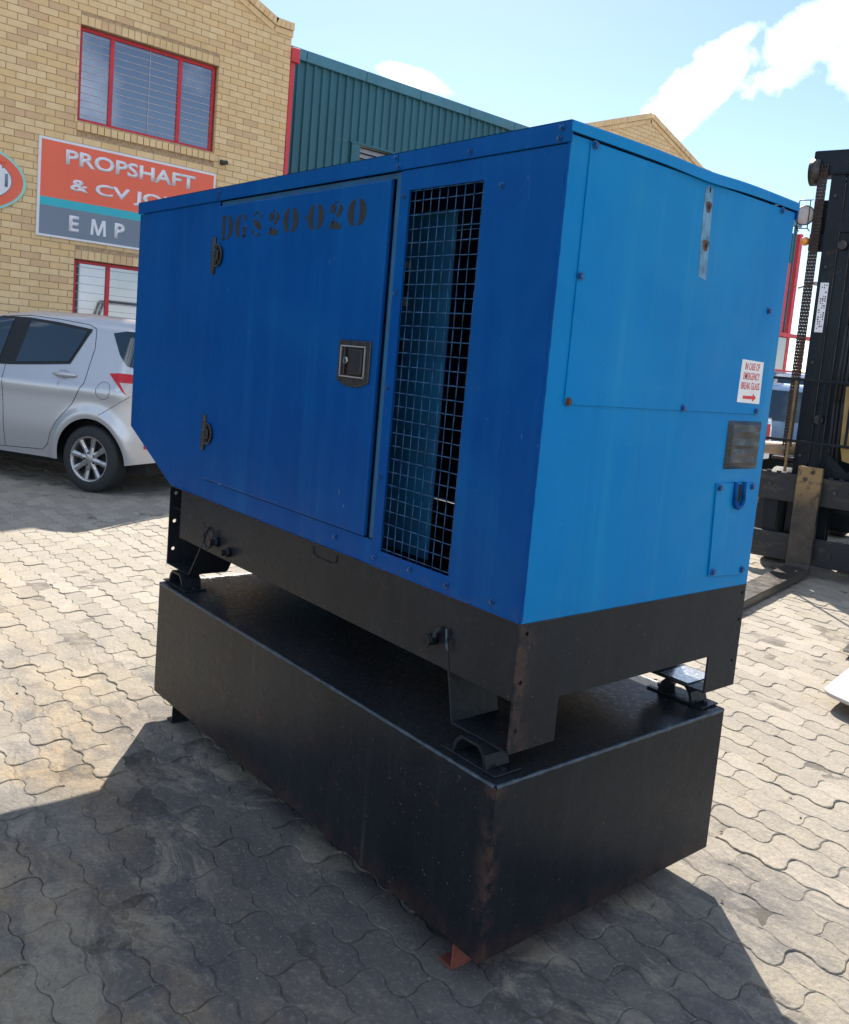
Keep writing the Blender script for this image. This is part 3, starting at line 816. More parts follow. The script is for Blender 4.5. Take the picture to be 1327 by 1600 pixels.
# a few paint chips
for x, z, a, l in ((.742, 1.05, .1, .018), (.715, 1.02, 0, .008), (2.22, 1.075 + .05, 1.4, .02), (1.40, 1.83, .3, .012)):
    m = MB(gl); yy = .0092 if .612 < x < 1.6155 else .0003
    m.prism([(x, z), (x + .003, z + .001), (x + .003 + l * math.sin(a), z + l * math.cos(a)), (x + l * math.sin(a), z + l * math.cos(a) - .002)], 'y', yy, yy + .0003); m.build('paint_chip', M['scar'], gen)

# black base frame -----------------------------------------------------------
RZ = .700; LZ = .5765; LB = .686
m = MB(gl)
# side rail with sloping ends following the photo: deep rail
m.box((.0045, -.006, RZ), (LF - .10, -.0015, ZB - .0015), .001)
m.box((.012, -.045, RZ), (LF - .10, -.0065, RZ + .005), .001)
rail = m.build('side_rail', M['black'], gen)
m = MB(gl); m.box((.012, -GW + .002, RZ), (LF - .012, -GW + .007, ZB - .0015), .001); m.box((.012, -GW + .0075, RZ), (LF - .012, -GW + .045, RZ + .005), .001)
m.build('side_rail', M['black'], gen)
m = MB(gl); m.box((-.0, -.012, ZB - .0013), (LF, .004, ZB - .0002), .0004); m.box((-.006, -GW, ZB - .0013), (.0, .004, ZB - .0002), .0004)
m.build('edge_flange', simple('rusty_edge', (.05, .028, .022), .6, 0, .5, 12), gen)
# end plates with leg cut-out
prof = [(0, ZB - .0015), (0, LZ), (-.156, LZ), (-.156, LB), (-.789, LB), (-.789, LZ), (-GW, LZ), (-GW, ZB - .0015)]
m = MB(gl); m.prism(prof, 'x', -.002, .004, .0007); endp = m.build('end_plate', M['plate'], gen)
m = MB(gl)
holes_l = [(-.03, .835), (-.03, .74), (-.03, .645)]
hp = [(0, ZB - .0015), (0, LZ), (-.156, LZ), (-.156, LB), (-.789, LB), (-.789, LZ), (-GW, LZ), (-GW, ZB - .0015)]
m.prism(hp, 'x', LF - .005, LF)
# cut three round holes by boolean
farend = m.build('end_plate', M['black'], gen)
def punch(o, centres, r, axis='x', length=.05, off=gl):
    c = MB(off)
    for p in centres:
        p = Vector(p); d = Vector((length / 2, 0, 0)) if axis == 'x' else Vector((0, length / 2, 0))
        c.cyl(p - d, p + d, r, n=10, smooth=False)
    co = c.build('cutter', M['black'], o.parent)
    md = o.modifiers.new('b', 'BOOLEAN'); md.object = co; md.operation = 'DIFFERENCE'; md.solver = 'EXACT'
    bpy.context.view_layer.update()
    dg = bpy.context.evaluated_depsgraph_get()
    me = bpy.data.meshes.new_from_object(o.evaluated_get(dg)); o.modifiers.clear(); o.data = me
    bpy.data.objects.remove(co)
punch(farend, [(LF - .003, y, z) for y in (-.022, -.921) for z in (.855, .745, .635)], .0075)
punch(endp, [(.001, -.024, .860), (.001, -.018, .745), (.001, -.018, .63), (.001, -.925, .86), (.001, -.925, .78), (.001, -.915, .655)], .0055)
# legs: bottom plate + inner transverse plate with two slots, plus stiffener
for (a, b_, nm) in ((.0045, .20, 0), (LF - .20, LF - .0055, 1)):
    for ya, yb in ((-.0, -.156), (-.789, -GW)):
        m = MB(gl); m.box((a, ya, LZ), (b_, yb, LZ + .005), .001); leg = m.build('leg_foot_plate', M['black'], gen)
        xi = b_ if nm == 0 else a
        lean = .045 if nm == 0 else -.13
        m = MB(gl)
        V = [(xi, LZ + .0055), (xi + lean, .77), (xi + lean * .7, .80), (xi + lean * .7 - .006, .80), (xi + lean - .007, .77), (xi - .006, LZ + .0055)]
        m.prism(V, 'y', min(ya, yb), max(ya, yb))
        ip = m.build('leg_inner_plate', M['black'], gen)
        m = MB(gl); xc = xi + lean * .55 - .002
# lifting bolts / pipes on the rail
for (x, z) in ((.287, .765),):
    m = MB(gl); m.cyl((x, -.001, z), (x, .030, z), .015, n=18); m.cyl((x, .0305, z), (x, .034, z), .019, n=18); m.build('rail_boss', M['black'], gen)
    m = MB(gl); m.cyl((x, .0343, z), (x, .0346, z), .010, n=14); m.build('boss_bore', M['dark'], gen)
for (x, z) in ((1.49, .752), (1.40, .735)):
    m = MB(gl); m.cyl((x, -.001, z), (x, .016, z), .017, n=18); fb = m.build('frame_bolt', M['black'], gen); m = MB(gl); m.cyl((x, .0165, z), (x, .032, z), .011, n=6, smooth=False); m.build('bolt_head', M['black'], fb)
m = MB(gl); m.tube([(.238, .006, .805), (.230, .010, .775), (.224, .008, .748)], .004, 6); m.build('hose_stub', M['weld'], gen)
m = MB(gl); m.tube([(1.56, .002, .79), (1.565, .018, .765), (1.55, .024, .735), (1.525, .022, .722), (1.505, .018, .735), (1.50, .014, .76), (1.515, .01, .785)], .006, 8); m.build('cable_loop', M['rubber'], gen, True)
m = MB(gl); m.tube([(.262, .004, .80), (.27, .014, .79), (.268, .018, .775)], .006, 8); m.build('cable_stub', M['rubber'], gen, True)
# pressed slot outline on the rail
m = MB(gl); m.tube([(.872, .0002, .872), (.868, .0005, .852), (.845, .0006, .846), (.765, .0006, .846), (.747, .0005, .852), (.744, .0002, .872)], .0013, 6); m.build('slot_pressing', M['black'], gen)
# second-leg silver plate seen at the far right, sun-lit stub under the frame
m = MB(gl); m.box((.06, -.93, .5825), (.16, -.80, .5845)); m.build('leg_shim', M['chrome'], gen)

# ================================================================== BUILDINGS
XF = 11.2; BP, BC = .24, .0876      # brick pitch and course
BD = .06                            # how deep a brick shows
def brick_mesh(w, h, tn, name='brick'):
    g = .0048; y0, y1, z0, z1 = -w / 2 + g, w / 2 - g, -h / 2 + g, h / 2 - g
    V = [(-.0, y0, z0), (0, y1, z0), (0, y1, z1), (0, y0, z1), (BD, y0, z0), (BD, y1, z0), (BD, y1, z1), (BD, y0, z1)]
    Fc = [(0, 3, 2, 1), (0, 1, 5, 4), (1, 2, 6, 5), (2, 3, 7, 6), (3, 0, 4, 7)]
    me = bpy.data.meshes.new(name); me.from_pydata(V, [], Fc); me.materials.append(M['brick']); tint_attr(me, [tn] * 5); return me, V, Fc
def brick_building(y_r, y_l, apex, apexz, shz, shw, slope, holes, singles, label, loc, single_box=None):
    """facade at x=XF between y_r (right, smaller y) and y_l; gable apex; shoulders of width shw at height shz"""
    r = root('brick_building', loc, label, 'building'); off = loc
    def topz(y):
        if y < y_r + shw or y > y_l - shw: return shz
        return min(apexz, max(shz, apexz - slope * abs(y - apex)))
    # wall body with mortar
    pts = [(y_r + .008, 0), (y_l, 0), (y_l, shz), (y_l - shw, shz)]
    yl2 = apex + (apexz - shz) / slope; yr2 = apex - (apexz - shz) / slope
    pts = [(y_r + .008, 0), (y_l, 0), (y_l, shz), (min(yl2, y_l - .001), shz), (apex, apexz), (max(yr2, y_r + .02), shz), (y_r + .008, shz)]
    m = MB(off)
    if not holes:
        m.prism(pts, 'x', XF + .007, XF + 7)
    else:
        # wall built of strips around the window openings, so the openings are real
        zs = sorted({0, shz} | {h[2] for h in holes} | {h[3] for h in holes})
        hy0 = min(h[0] for h in holes); hy1 = max(h[1] for h in holes)
        m.box((XF + .007, y_r + .008, 0), (XF + .30, hy0, shz)); m.box((XF + .007, hy1, 0), (XF + .30, y_l, shz))
        for za, zb_ in zip(zs, zs[1:]):
            zm = (za + zb_) / 2
            if any(h[2] < zm < h[3] for h in holes): continue
            m.box((XF + .007, hy0 + .0005, za), (XF + .30, hy1 - .0005, zb_))
        m.prism([(yl2, shz + .0005), (apex, apexz), (yr2, shz + .0005)], 'x', XF + .007, XF + .30)
        m.box((XF + .305, y_r + .008, 0), (XF + 7, y_r + .25, shz)); m.box((XF + .305, y_l - .25, 0), (XF + 7, y_l, shz))
    wall = m.build('wall', M['mortar'], r)
    bricks = []
    def clear(y, z, w, h):
        for (a, b_, c, d) in holes:
            if y + w / 2 > a + .004 and y - w / 2 < b_ - .004 and z + h / 2 > c - .125 and z - h / 2 < d + .125: return False
        return True
    nrow = int((apexz) / BC) + 1
    for j in range(nrow):
        z = (j + .5) * BC
        yy = y_r - (0 if j % 2 else BP / 2)
        while yy < y_l:
            a, b_ = max(yy, y_r), min(yy + BP, y_l)
            # trim at openings
            segs = [(a, b_)]
            for (ha, hb, hc, hd) in holes:
                if z + BC / 2 > hc - .13 and z - BC / 2 < hd + .13:
                    ns = []
                    for s0, s1 in segs:
                        if s1 <= ha or s0 >= hb: ns.append((s0, s1))
                        else:
                            if s0 < ha: ns.append((s0, ha))
                            if s1 > hb: ns.append((hb, s1))
                    segs = ns
            for s0, s1 in segs:
                if s1 - s0 > .03 and z + BC / 2 < min(topz(s0), topz(s1), topz((s0 + s1) / 2)) + .03: bricks.append(((s0 + s1) / 2, z, s1 - s0, BC))
            yy += BP
    # soldier course over and below each opening
    for (ha, hb, hc, hd) in holes:
        n = int(round((hb - ha) / .0876)); w = (hb - ha) / n
        for i in range(n):
            bricks.append((ha + (i + .5) * w, hd + .0625, w, .121))
    if singles:
        def vis(b):
            p = project(XF, b[0], b[1]); return p and -5 < p[0] < 470 and -5 < p[1] < 500
        bricks.sort(key=lambda b: (0 if vis(b) else 1, (Vector((XF, b[0], b[1])) - CAMP).length))
    cache = {}
    for (y, z, w, h) in bricks[:singles]:
        k = (round(w, 3), round(h, 3), random.randrange(6))
        if k not in cache: cache[k] = brick_mesh(w, h, min(1, max(0, random.gauss(.5, .3))))[0]
        o = bpy.data.objects.new('brick', cache[k]); o.location = (XF - off[0] + random.uniform(-.0012, .0012), y - off[1], z - off[2]); link(o, wall)
    VV, FF, TT = [], [], []
    for (y, z, w, h) in bricks[singles:]:
        g = .0048; b0 = len(VV); dx = random.uniform(-.0012, .0012)
        y0, y1, z0, z1 = y - w / 2 + g, y + w / 2 - g, z - h / 2 + g, z + h / 2 - g
        for xx in (XF + dx, XF + BD):
            VV += [(xx, y0, z0), (xx, y1, z0), (xx, y1, z1), (xx, y0, z1)]
        tn = min(1, max(0, random.gauss(.5, .3)))
        for f in ((0, 3, 2, 1), (0, 1, 5, 4), (1, 2, 6, 5), (2, 3, 7, 6), (3, 0, 4, 7)): FF.append(tuple(b0 + i for i in f)); TT.append(tn)
    bo = mesh_obj('brickwork', VV, FF, M['brick'], wall, off); tint_attr(bo.data, TT); bo['kind'] = 'stuff'
    # coping: a row of stretchers and a row of soldiers following the roofline, proud of the wall
    path = [(y_r - .012, shz), (max(yr2, y_r + .3), shz), (apex, apexz), (min(yl2, y_l - .3), shz), (y_l, shz)]
    VV, FF, TT = [], [], []
    def prow(o0, th, L, proud):
        for (a, za), (b_, zb_) in zip(path, path[1:]):
            d = Vector((0, b_ - a, zb_ - za)); ln = d.length; d.normalize(); nn = Vector((0, -d.z, d.y)); k = max(1, int(round(ln / L)))
            for i in range(k):
                s0 = ln * i / k + .003; s1 = ln * (i + 1) / k - .003
                base = len(VV); tn = min(1, max(0, random.gauss(.6, .3)))
                for xx in (XF - proud, XF + .24):
                    for s_, o_ in ((s0, o0 + .003), (s1, o0 + .003), (s1, o0 + th - .003), (s0, o0 + th - .003)):
                        p = Vector((xx, a, za)) + d * s_ + nn * o_; VV.append(tuple(p))
                for f in ((0, 3, 2, 1), (0, 1, 5, 4), (1, 2, 6, 5), (2, 3, 7, 6), (3, 0, 4, 7), (4, 5, 6, 7)): FF.append(tuple(base + i for i in f)); TT.append(tn)
    prow(-.09, .088, .235, .018); prow(.0, .115, .082, .045)
    co = mesh_obj('coping', VV, FF, M['brick'], r, off); tint_attr(co.data, TT)
    # sills: sloping soldiers proud of the wall
    for (ha, hb, hc, hd) in holes:
        n = int(round((hb - ha + .02) / .0876)); VV, FF, TT = [], [], []; w = (hb - ha + .02) / n
        for i in range(n):
            a = ha - .01 + i * w + .006; b_ = a + w - .012; base = len(VV); tn = random.random()
            z0 = hc - .128
            VV += [(XF - .03, a, z0), (XF - .03, b_, z0), (XF - .028, b_, hc - .03), (XF - .028, a, hc - .03), (XF + .12, a, z0), (XF + .12, b_, z0), (XF + .12, b_, hc - .002), (XF + .12, a, hc - .002)]
            for f in ((0, 3, 2, 1), (0, 1, 5, 4), (1, 2, 6, 5), (2, 3, 7, 6), (3, 0, 4, 7)): FF.append(tuple(base + q for q in f)); TT.append(tn)
        s = mesh_obj('window_sill', VV, FF, M['brick'], r, off); tint_attr(s.data, TT)
    return r
W1 = (-4.452, -2.520, 4.150, 5.355); W2 = (-4.46, -2.555, 1.150, 2.360)
bl = (12.5, -3.3, 0)
bA = brick_building(-5.60, -1.0 + 2.0 - .0, -3.35 + .0, 7.00, 6.175, .35, .405, [W1, W2], 300,
                    'yellow brick building on the left with red-framed windows and stepped gable', bl)
def window(par, h, off, mull, nb, deep=.085):
    y0, y1, z0, z1 = h
    w = MB(off); f = .042; X0, X1 = XF + deep, XF + deep + .05
    ya, yb = y0 + .012, y1 - .012; za, zb_ = z0 + .004, z1 - .006
    w.box((X0, ya, za), (X1, ya + f, zb_), .003); w.box((X0, yb - f, za), (X1, yb, zb_), .003)
    w.box((X0, ya + f, za), (X1, yb - f, za + f), .003); w.box((X0, ya + f, zb_ - f), (X1, yb - f, zb_), .003)
    for q in mull: w.box((X0 - .004, q - .026, za + f), (X1, q + .026, zb_ - f), .003)
    fr = w.build('window_frame', M['redframe'], par)
    eds = [ya + f] + sorted(mull) + [yb - f]
    for a, b_ in zip(eds, eds[1:]):
        a2 = a + (.026 if a in mull else 0); b2 = b_ - (.026 if b_ in mull else 0)
        p = MB(off); p.box((X0 + .022, a2 + .001, za + f + .001), (X0 + .027, b2 - .001, zb_ - f - .001)); p.build('pane', M['pane'], fr)
    bars = MB(off)
    for i in range(nb):
        z = za + f + (zb_ - za - 2 * f) * (i + .6) / nb
        bars.box((X0 + .0155, ya + f, z - .0036), (X0 + .0215, yb - f, z + .0036))
    bars.box((X0 + .012, (ya + yb) / 2 - .004, za + f), (X0 + .015, (ya + yb) / 2 + .004, zb_ - f))
    bars.build('burglar_bars', M['bar'], fr)
    return fr
window(bA, W1, bl, [-2.965, -3.920], 12)
window(bA, W2, bl, [-3.035, -3.97], 10)
# room-dark backing boards so the openings are closed behind the panes
for h in (W1, W2): box('room_back', (XF + .29, h[0] + .001, h[2] + .001), (XF + .30, h[1] - .001, h[3] - .001), M['dark'], bA, 0, bl)

bB = brick_building(-16.75, -11.95, -14.39, 7.00, 6.27, .3, .30, [], 0, 'farther yellow brick gable peeking above the generator roof', (12.5, -14.4, 0))

# green warehouse ------------------------------------------------------------
gx = 13.0; go = (16, -15, 0)
wh = root('green_warehouse', go, 'green corrugated metal warehouse running behind the brick gables', 'warehouse')
def cladding(y0, y1, z0, z1):
    P_ = .1715; V, Fc = [], []; y = y1
    prof = []
    while y > y0:
        prof += [(y, 0.), (y - .100, 0.), (y - .114, -.038), (y - .1575, -.038)]
        y -= P_
    prof = [p for p in prof if p[0] > y0] + [(y0, 0)]
    for (q, d) in prof: V += [(gx - .0 + d * 1 + .038, q, z0), (gx + d + .038, q, z1)]
    for i in range(len(prof) - 1): Fc.append((2 * i, 2 * i + 1, 2 * i + 3, 2 * i + 2))
    return mesh_obj('cladding_sheet', V, Fc, M['green'], wh, go)
yy = -5.62
GW_ = (-9.25, -7.97, 4.3, 5.31)
k = 0
while yy > -24.3:
    ya = max(yy - .1715 * 4, -24.35)
    if ya < GW_[1] and yy > GW_[0]:
        cladding(ya, yy, 0, GW_[2]); cladding(ya, yy, GW_[3], 6.45)
        if yy > -7.98: cladding(-7.98, yy, GW_[2] + .002, GW_[3] - .002)
    elif -24.3 < ya and yy < -23.3: cladding(ya, yy, 0, 6.2)
    else: cladding(ya, yy, 0, 6.45)
    yy -= .1715 * 4
yy = 15.0  # unseen run to the left, added to darken reflections on the generator's long side
while yy > 1.2:
    cladding(max(yy - .1715 * 12, 1.05), yy, 0, 6.45); yy -= .1715 * 12
m = MB(go); m.box((gx - .045, 1.05, 6.455), (gx + .12, 15.0, 6.615), .012); m.build('fascia_board', M['fascia'], wh)
m = MB(go); m.box((gx - .03, -24.35, 6.44), (gx + .05, -5.6, 6.445)); m.build('flashing', M['fascia'], wh)
yy = -5.62
while yy > -24.4:
    m = MB(go); m.box((gx - .045, max(yy - 1.28, -24.45), 6.425), (gx + .12, yy - .006, 6.615), .012, 2); m.build('fascia_board', M['fascia'], wh); yy -= 1.285
m = MB(go); m.box((gx + .12, -24.45, 6.50), (gx + 9, -5.62, 6.52)); m.build('roof', M['concrete'], wh)
# window opening with louvres and its green surround
WL = -7.97
m = MB(go); m.box((gx - .03, -9.35, 5.29), (gx + .06, -7.95, 5.33), .004); m.box((gx - .028, -8.17, 4.3), (gx + .05, -7.98, 5.289), .003); wf = m.build('window_frame', M['green'], wh)
for i in range(9):
    z = 4.42 + i * .098
    m = MB(go); m.box((gx + .012, -9.34, z - .042), (gx + .018, -8.175, z + .046), 0, 1, Matrix.Rotation(math.radians(22), 3, 'Y'), (gx + .015, -8.5, z)); m.build('louvre_blade', M['louvre'], wf)
m = MB(go); m.box((gx + .05, -9.34, 4.3), (gx + .055, -8.175, 5.28)); m.build('window_back', M['dark'], wf)
# end column, tall red door, canopy frame
m = MB(go); m.box((gx - .05, -24.60, 0), (gx + .12, -24.42, 6.24), .01); m.build('corner_column', M['redpipe'], wh)
m = MB(go); m.box((gx - .04, -24.1, 0), (gx - .02, -22.9, 5.30), .005); m.build('tall_door', M['redframe'], wh)
m = MB(go)
m.box((gx - .20, -26.6, 3.08), (gx - .10, -22.3, 3.20), .005)
for y in (-23.35, -25.2, -26.5): m.box((gx - .20, y - .05, 0), (gx - .10, y + .05, 3.079), .005)
m.box((gx - .19, -26.6, 2.02), (gx - .11, -22.3, 2.08), .005)
can = m.build('canopy_frame', M['redpipe'], wh)
m = MB(go); m.box((gx - .07, -24.35, 0), (gx - .055, -22.3, 3.06)); m.build('dark_glazing', M['pane'], wh)
m = MB(go); m.tube([(gx - .1, -24.6, 4.62), (gx - .32, -25.05, 4.82)], .03, 6); m.box((gx - .42, -25.4, 4.78), (gx - .22, -25.0, 4.88), .02); m.build('wall_light', M['louvre'], wh)

# red downpipe with hopper at the brick corner
dl = (XF + .05, -5.66, 0)
dp = root('downpipe', dl, 'red rainwater downpipe with square hopper at the brick building corner', 'downpipe')
m = MB(dl); m.box((XF + .005, -5.685, 0), (XF + .075, -5.613, 5.74), .006); m.build('pipe', M['redpipe'], dp)
m = MB(dl); m.box((XF - .03, -5.745, 5.742), (XF + .12, -5.605, 5.955), .008); m.build('hopper', M['redpipe'], dp)

# signs ----------------------------------------------------------------------
sl_ = (XF - .05, -3.25, 2.6)
sg = root('shop_sign', sl_, 'rectangular orange, turquoise and grey sign reading PROPSHAFT & CV JOINT', 'sign')
SX = XF - .030
m = MB(sl_); m.box((SX, -4.487, 2.592), (XF - .003, -2.050, 3.848), .004); m.build('backing_board', M['signwhite'], sg)
b0, b1 = -4.455, -2.082
box('orange_band', (SX - .0015, b0, 3.098), (SX - .0002, b1, 3.815), M['orange'], sg, 0, sl_)
box('turquoise_band', (SX - .0015, b0, 2.990), (SX - .0002, b1, 3.0975), M['teal'], sg, 0, sl_)
box('grey_band', (SX - .0015, b0, 2.622), (SX - .0002, b1, 2.9895), M['signgrey'], sg, 0, sl_)
text_obj('lettering', 'PROPSHAFT', .192, -2.385, 3.552, SX - .0018, FACE_X, M['signwhite'], sg, sl_, 1.79, .027, .004)
text_obj('lettering', '& CV JOINT', .200, -2.450, 3.185, SX - .0018, FACE_X, M['signwhite'], sg, sl_, 1.84, .027, .004)
for ch, y in (('E', -2.455), ('P', -3.055)):
    text_obj('lettering', ch, .208, y, 2.702, SX - .0018, FACE_X, M['signwhite'], sg, sl_, None, .03, .004)
m = MB(sl_); a = -2.735; mw = .205; mh = .208; st = .036
m.prism([(a - u_ * mw, 2.702 + v_ * mh) for u_, v_ in ((0, 0), (.17, 0), (.19, .68), (.42, 0), (.58, 0), (.81, .68), (.83, 0), (1, 0), (.94, 1), (.74, 1), (.5, .30), (.26, 1), (.06, 1))], 'x', SX - .0058, SX - .0018); m.build('lettering', M['signwhite'], sg)
ol = (XF - .04, -2.55 + .0, 2.8)
OV = (-1.17, 3.195)
ov = root('oval_sign', (XF - .04, OV[0], 2.8), 'round orange and mint sign cut by the left edge of the photo', 'sign'); ol = (XF - .04, OV[0], 2.8)
def ellipse(rx, rz, x, th, mat, nm):
    m = MB(ol); m.prism([(OV[0] + rx * math.cos(a), OV[1] + rz * math.sin(a)) for a in [2 * PI * i / 56 for i in range(56)]], 'x', x - th, x); m.build(nm, mat, ov)
ellipse(.745, .435, XF - .003, .022, M['mint'], 'sign_disc'); ellipse(.708, .402, XF - .0255, .004, M['orange'], 'orange_disc')
ellipse(.575, .305, XF - .0298, .004, M['signgrey'], 'grey_ring'); ellipse(.565, .295, XF - .0342, .003, M['signwhite'], 'inner_disc')
text_obj('lettering', 'I', .16, -1.660, 3.125, XF - .0376, FACE_X, M['signgrey'], ov, ol, .034, .01, .003)
t1 = text_obj('lettering', 'NT', .085, -1.50, 3.345, XF - .0376, FACE_X, M['orange'], ov, ol, .17, .01, .003)
# small security camera under the window corner
cl = (XF, -4.575, 4.03)
sc_ = root('security_camera', cl, 'small dark security camera on the brick wall right of the upper window', 'camera')
m = MB(cl); m.box((XF - .012, -4.61, 4.0), (XF - .002, -4.545, 4.07), .004); m.cyl((XF - .012, -4.58, 4.045), (XF - .06, -4.57, 4.04), .012, n=8); m.build('bracket', M['plastic'], sc_)
m = MB(cl); m.cyl((XF - .06, -4.63, 4.035), (XF - .07, -4.53, 4.01), .032, n=14); m.build('housing', M['plastic'], sc_)

# ================================================================== CARS
def smooth_interp(tab, x):
    if x <= tab[0][0]: return tab[0][1]
    for (a, va), (b, vb) in zip(tab, tab[1:]):
        if x <= b: 
            t = (x - a) / (b - a); return va + (vb - va) * t
    return tab[-1][1]
HATCH = [(-.610, .60), (-.605, .80), (-.592, .98), (-.56, 1.16), (-.50, 1.36), (-.455, 1.47), (-.40, 1.53), (-.25, 1.56), (.3, 1.585), (.9, 1.58), (1.4, 1.51), (1.7, 1.38), (2.25, 1.01), (2.5, .95), (2.95, .86), (3.1, .76), (3.20, .60), (3.215, .45)]
PICK = [(-1.0, .55), (-.99, .9), (-.97, 1.0), (-.9, 1.02), (.55, 1.03), (.62, 1.45), (.75, 1.70), (1.0, 1.76), (1.6, 1.74), (2.0, 1.55), (2.4, 1.12), (2.6, 1.06), (3.3, .98), (3.5, .8), (3.55, .5)]
def car(rname, tabs, loc, rz, paint, label, cat, detail, WB=2.51, R_=.300, HW=.845, zlow=.26, kx=1.07 * .38, group=None):
    """x forward from the rear axle, y to the car's left, z up"""
    r = root(rname, loc, label, cat, rz, group)
    xa, xb = tabs[0][0], tabs[-1][0]
    def hi(x): return smooth_interp(tabs, x)
    def hw(x, z):
        w = HW
        if x < xa + .38: w *= 1 - .30 * ((xa + .38 - x) / .38) ** 2.4
        if x > xb - .7: w *= 1 - .28 * ((x - xb + .7) / .7) ** 2.2
        if z > .93: w -= (z - .93) * .34 + .0
        if z > .93: w -= 0
        if z < .55: w -= .035 * ((.55 - z) / .3) ** 1.5
        # waist shoulder line
        w += .008 * math.exp(-((z - .90) / .05) ** 2)
        for cx in (0, WB):   # flared arches
            d = math.hypot(x - cx, z - R_); w += .022 * math.exp(-((d - R_ - .10) / .055) ** 2)
        d = hi(x) - z; rr = .13
        if d < rr: q = 1 - max(d, 0) / rr; w -= rr * .85 * (1 - math.sqrt(max(0, 1 - q * q)))
        return max(.02, w)
    def lo(x):
        z = zlow
        for cx in (0, WB):
            a = R_ + .062
            if abs(x - cx) < a: z = max(z, R_ + math.sqrt(a * a - (x - cx) ** 2) * 1.0)
        if x < xa + .25: z = max(z, zlow + .02 + .05 * (xa + .25 - x) / .25)
        return z
    xsx = []
    n = 150
    for i in range(n + 1):
        t = i / n; xsx.append(xa + (xb - xa) * t)
    xsx += [xa + .002, xa + .005, xa + .012, xa + .02, xa + .03, xb - .005, xb - .015]
    for cx in (0, WB):
        for k in range(25): xsx.append(cx - (R_ + .0615) * math.cos(PI * k / 24))
        xsx += [cx - R_ - .063, cx + R_ + .063]
    xsx = sorted(set(round(x, 5) for x in xsx))
    nz = 34; V = []; Fc = []
    for x in xsx:
        l, h = lo(x), hi(x)
        for j in range(nz + 1):
            t = j / nz; t = 1 - (1 - t) ** 1.35; z = l + (h - l) * t; V.append((x, hw(x, z), z))
    half = len(V); V += [(x, -y, z) for x, y, z in V]
    m_ = nz + 1
    for i in range(len(xsx) - 1):
        for j in range(nz):
            a = i * m_ + j; Fc.append((a, a + 1, a + m_ + 1, a + m_)); Fc.append((half + a, half + a + m_, half + a + m_ + 1, half + a + 1))
        a = i * m_ + nz; Fc.append((a, half + a, half + a + m_, a + m_))
    # rear and front closing faces
    for i, s in ((0, 1), (len(xsx) - 1, -1)):
        for j in range(nz):
            a = i * m_ + j; q = (a, half + a, half + a + 1, a + 1); Fc.append(q if s > 0 else q[::-1])
    body = mesh_obj('body', V, Fc, paint, r, (0, 0, 0), True)
    # dark underbody and wheel housings
    m = MB(); m.box((xa + .12, -HW + .17, .20), (xb - .15, HW - .17, .62)); m.build('underbody', M['dark'], r)
    def patch(name, poly, mat, off=.006, side=1, par=None, cuts=9, thick=0):
        poly = [(x, min(z, hi(x) - .028)) for x, z in poly]
        bm = bmesh.new(); vs = [bm.verts.new((x, 0, z)) for x, z in poly]; f = bm.faces.new(vs)
        bmesh.ops.triangulate(bm, faces=[f]); bmesh.ops.subdivide_edges(bm, edges=list(bm.edges), cuts=cuts, use_grid_fill=True)
        for v in bm.verts: v.co.y = side * (hw(v.co.x, v.co.z) + off)
        bmesh.ops.recalc_face_normals(bm, faces=list(bm.faces))
        for f in bm.faces:
            f.smooth = True
            if f.normal.y * side < 0: f.normal_flip()
        me = bpy.data.meshes.new(name); bm.to_mesh(me); bm.free(); me.materials.append(mat)
        return link(bpy.data.objects.new(name, me), par or r)
    def line(pts, rad, mat, name='panel_gap', side=1, off=.0005):
        pts = [(x, min(z, hi(x) - .035)) for x, z in pts]; rad *= .8
        m = MB(); dense = []
        for a, b in zip(pts, pts[1:]):
            k = max(1, int(math.hypot(b[0] - a[0], b[1] - a[1]) / .04))
            for i in range(k): t = i / k; dense.append((a[0] + (b[0] - a[0]) * t, a[1] + (b[1] - a[1]) * t))
        dense.append(pts[-1]); m.tube([(x, side * (hw(x, z) + off), z) for x, z in dense], rad, 6); return m.build(name, mat, body)
    # wheels
    def wheel(cx, side):
        yo = side * (HW - .005); w = .185
        wr = MB(); s = side
        wr.lathe([(R_ * .66, yo), (R_ * .74, yo + s * .006), (R_ * .90, yo + s * .003), (R_ * .975, yo - s * .014), (R_, yo - s * .035), (R_, yo - s * (w - .03)), (R_ * .96, yo - s * w), (R_ * .6, yo - s * w)], (cx, 0, R_), 'y', 44)
        o = bpy.data.objects.new('wheel', None); link(o, r)
        ty = wr.build('tyre', M['rubber'], o, True)
        if detail:
            wr = MB()
            wr.lathe([(R_ * .70, yo - s * .002), (R_ * .66, yo + s * .003), (R_ * .625, yo - s * .006), (R_ * .60, yo - s * .05), (R_ * .60, yo - s * .12)], (cx, 0, R_), 'y', 44)
            wr.lathe([(R_ * .18, yo - s * .012), (R_ * .12, yo - s * .006), (.0001, yo - s * .006)], (cx, 0, R_), 'y', 24)
            for k in range(8):
                a = 2 * PI * k / 8 + .2
                dirv = Vector((math.cos(a), 0, math.sin(a))); tn = Vector((-math.sin(a), 0, math.cos(a)))
                c = Vector((cx, 0, R_)); q = []
                for rr, hwid, yy_ in ((R_ * .10, .030, -.012), (R_ * .36, .021, -.018), (R_ * .63, .027, -.010)):
                    q.append((c + dirv * rr + tn * hwid, c + dirv * rr - tn * hwid, yy_))
                t = bmesh.new(); rows = []
                for pa, pb, yy_ in q:
                    pm_ = (pa + pb) / 2
                    rows.append([t.verts.new(Vector((p.x, yo + s * (yy_ + dz), p.z))) for p, dz in ((pa, -.022), (pa, 0), (pm_ * 1, .007), (pb, 0), (pb, -.022))])
                for A, B in zip(rows, rows[1:]):
                    for i in range(4): t.faces.new((A[i], A[i + 1], B[i + 1], B[i]))
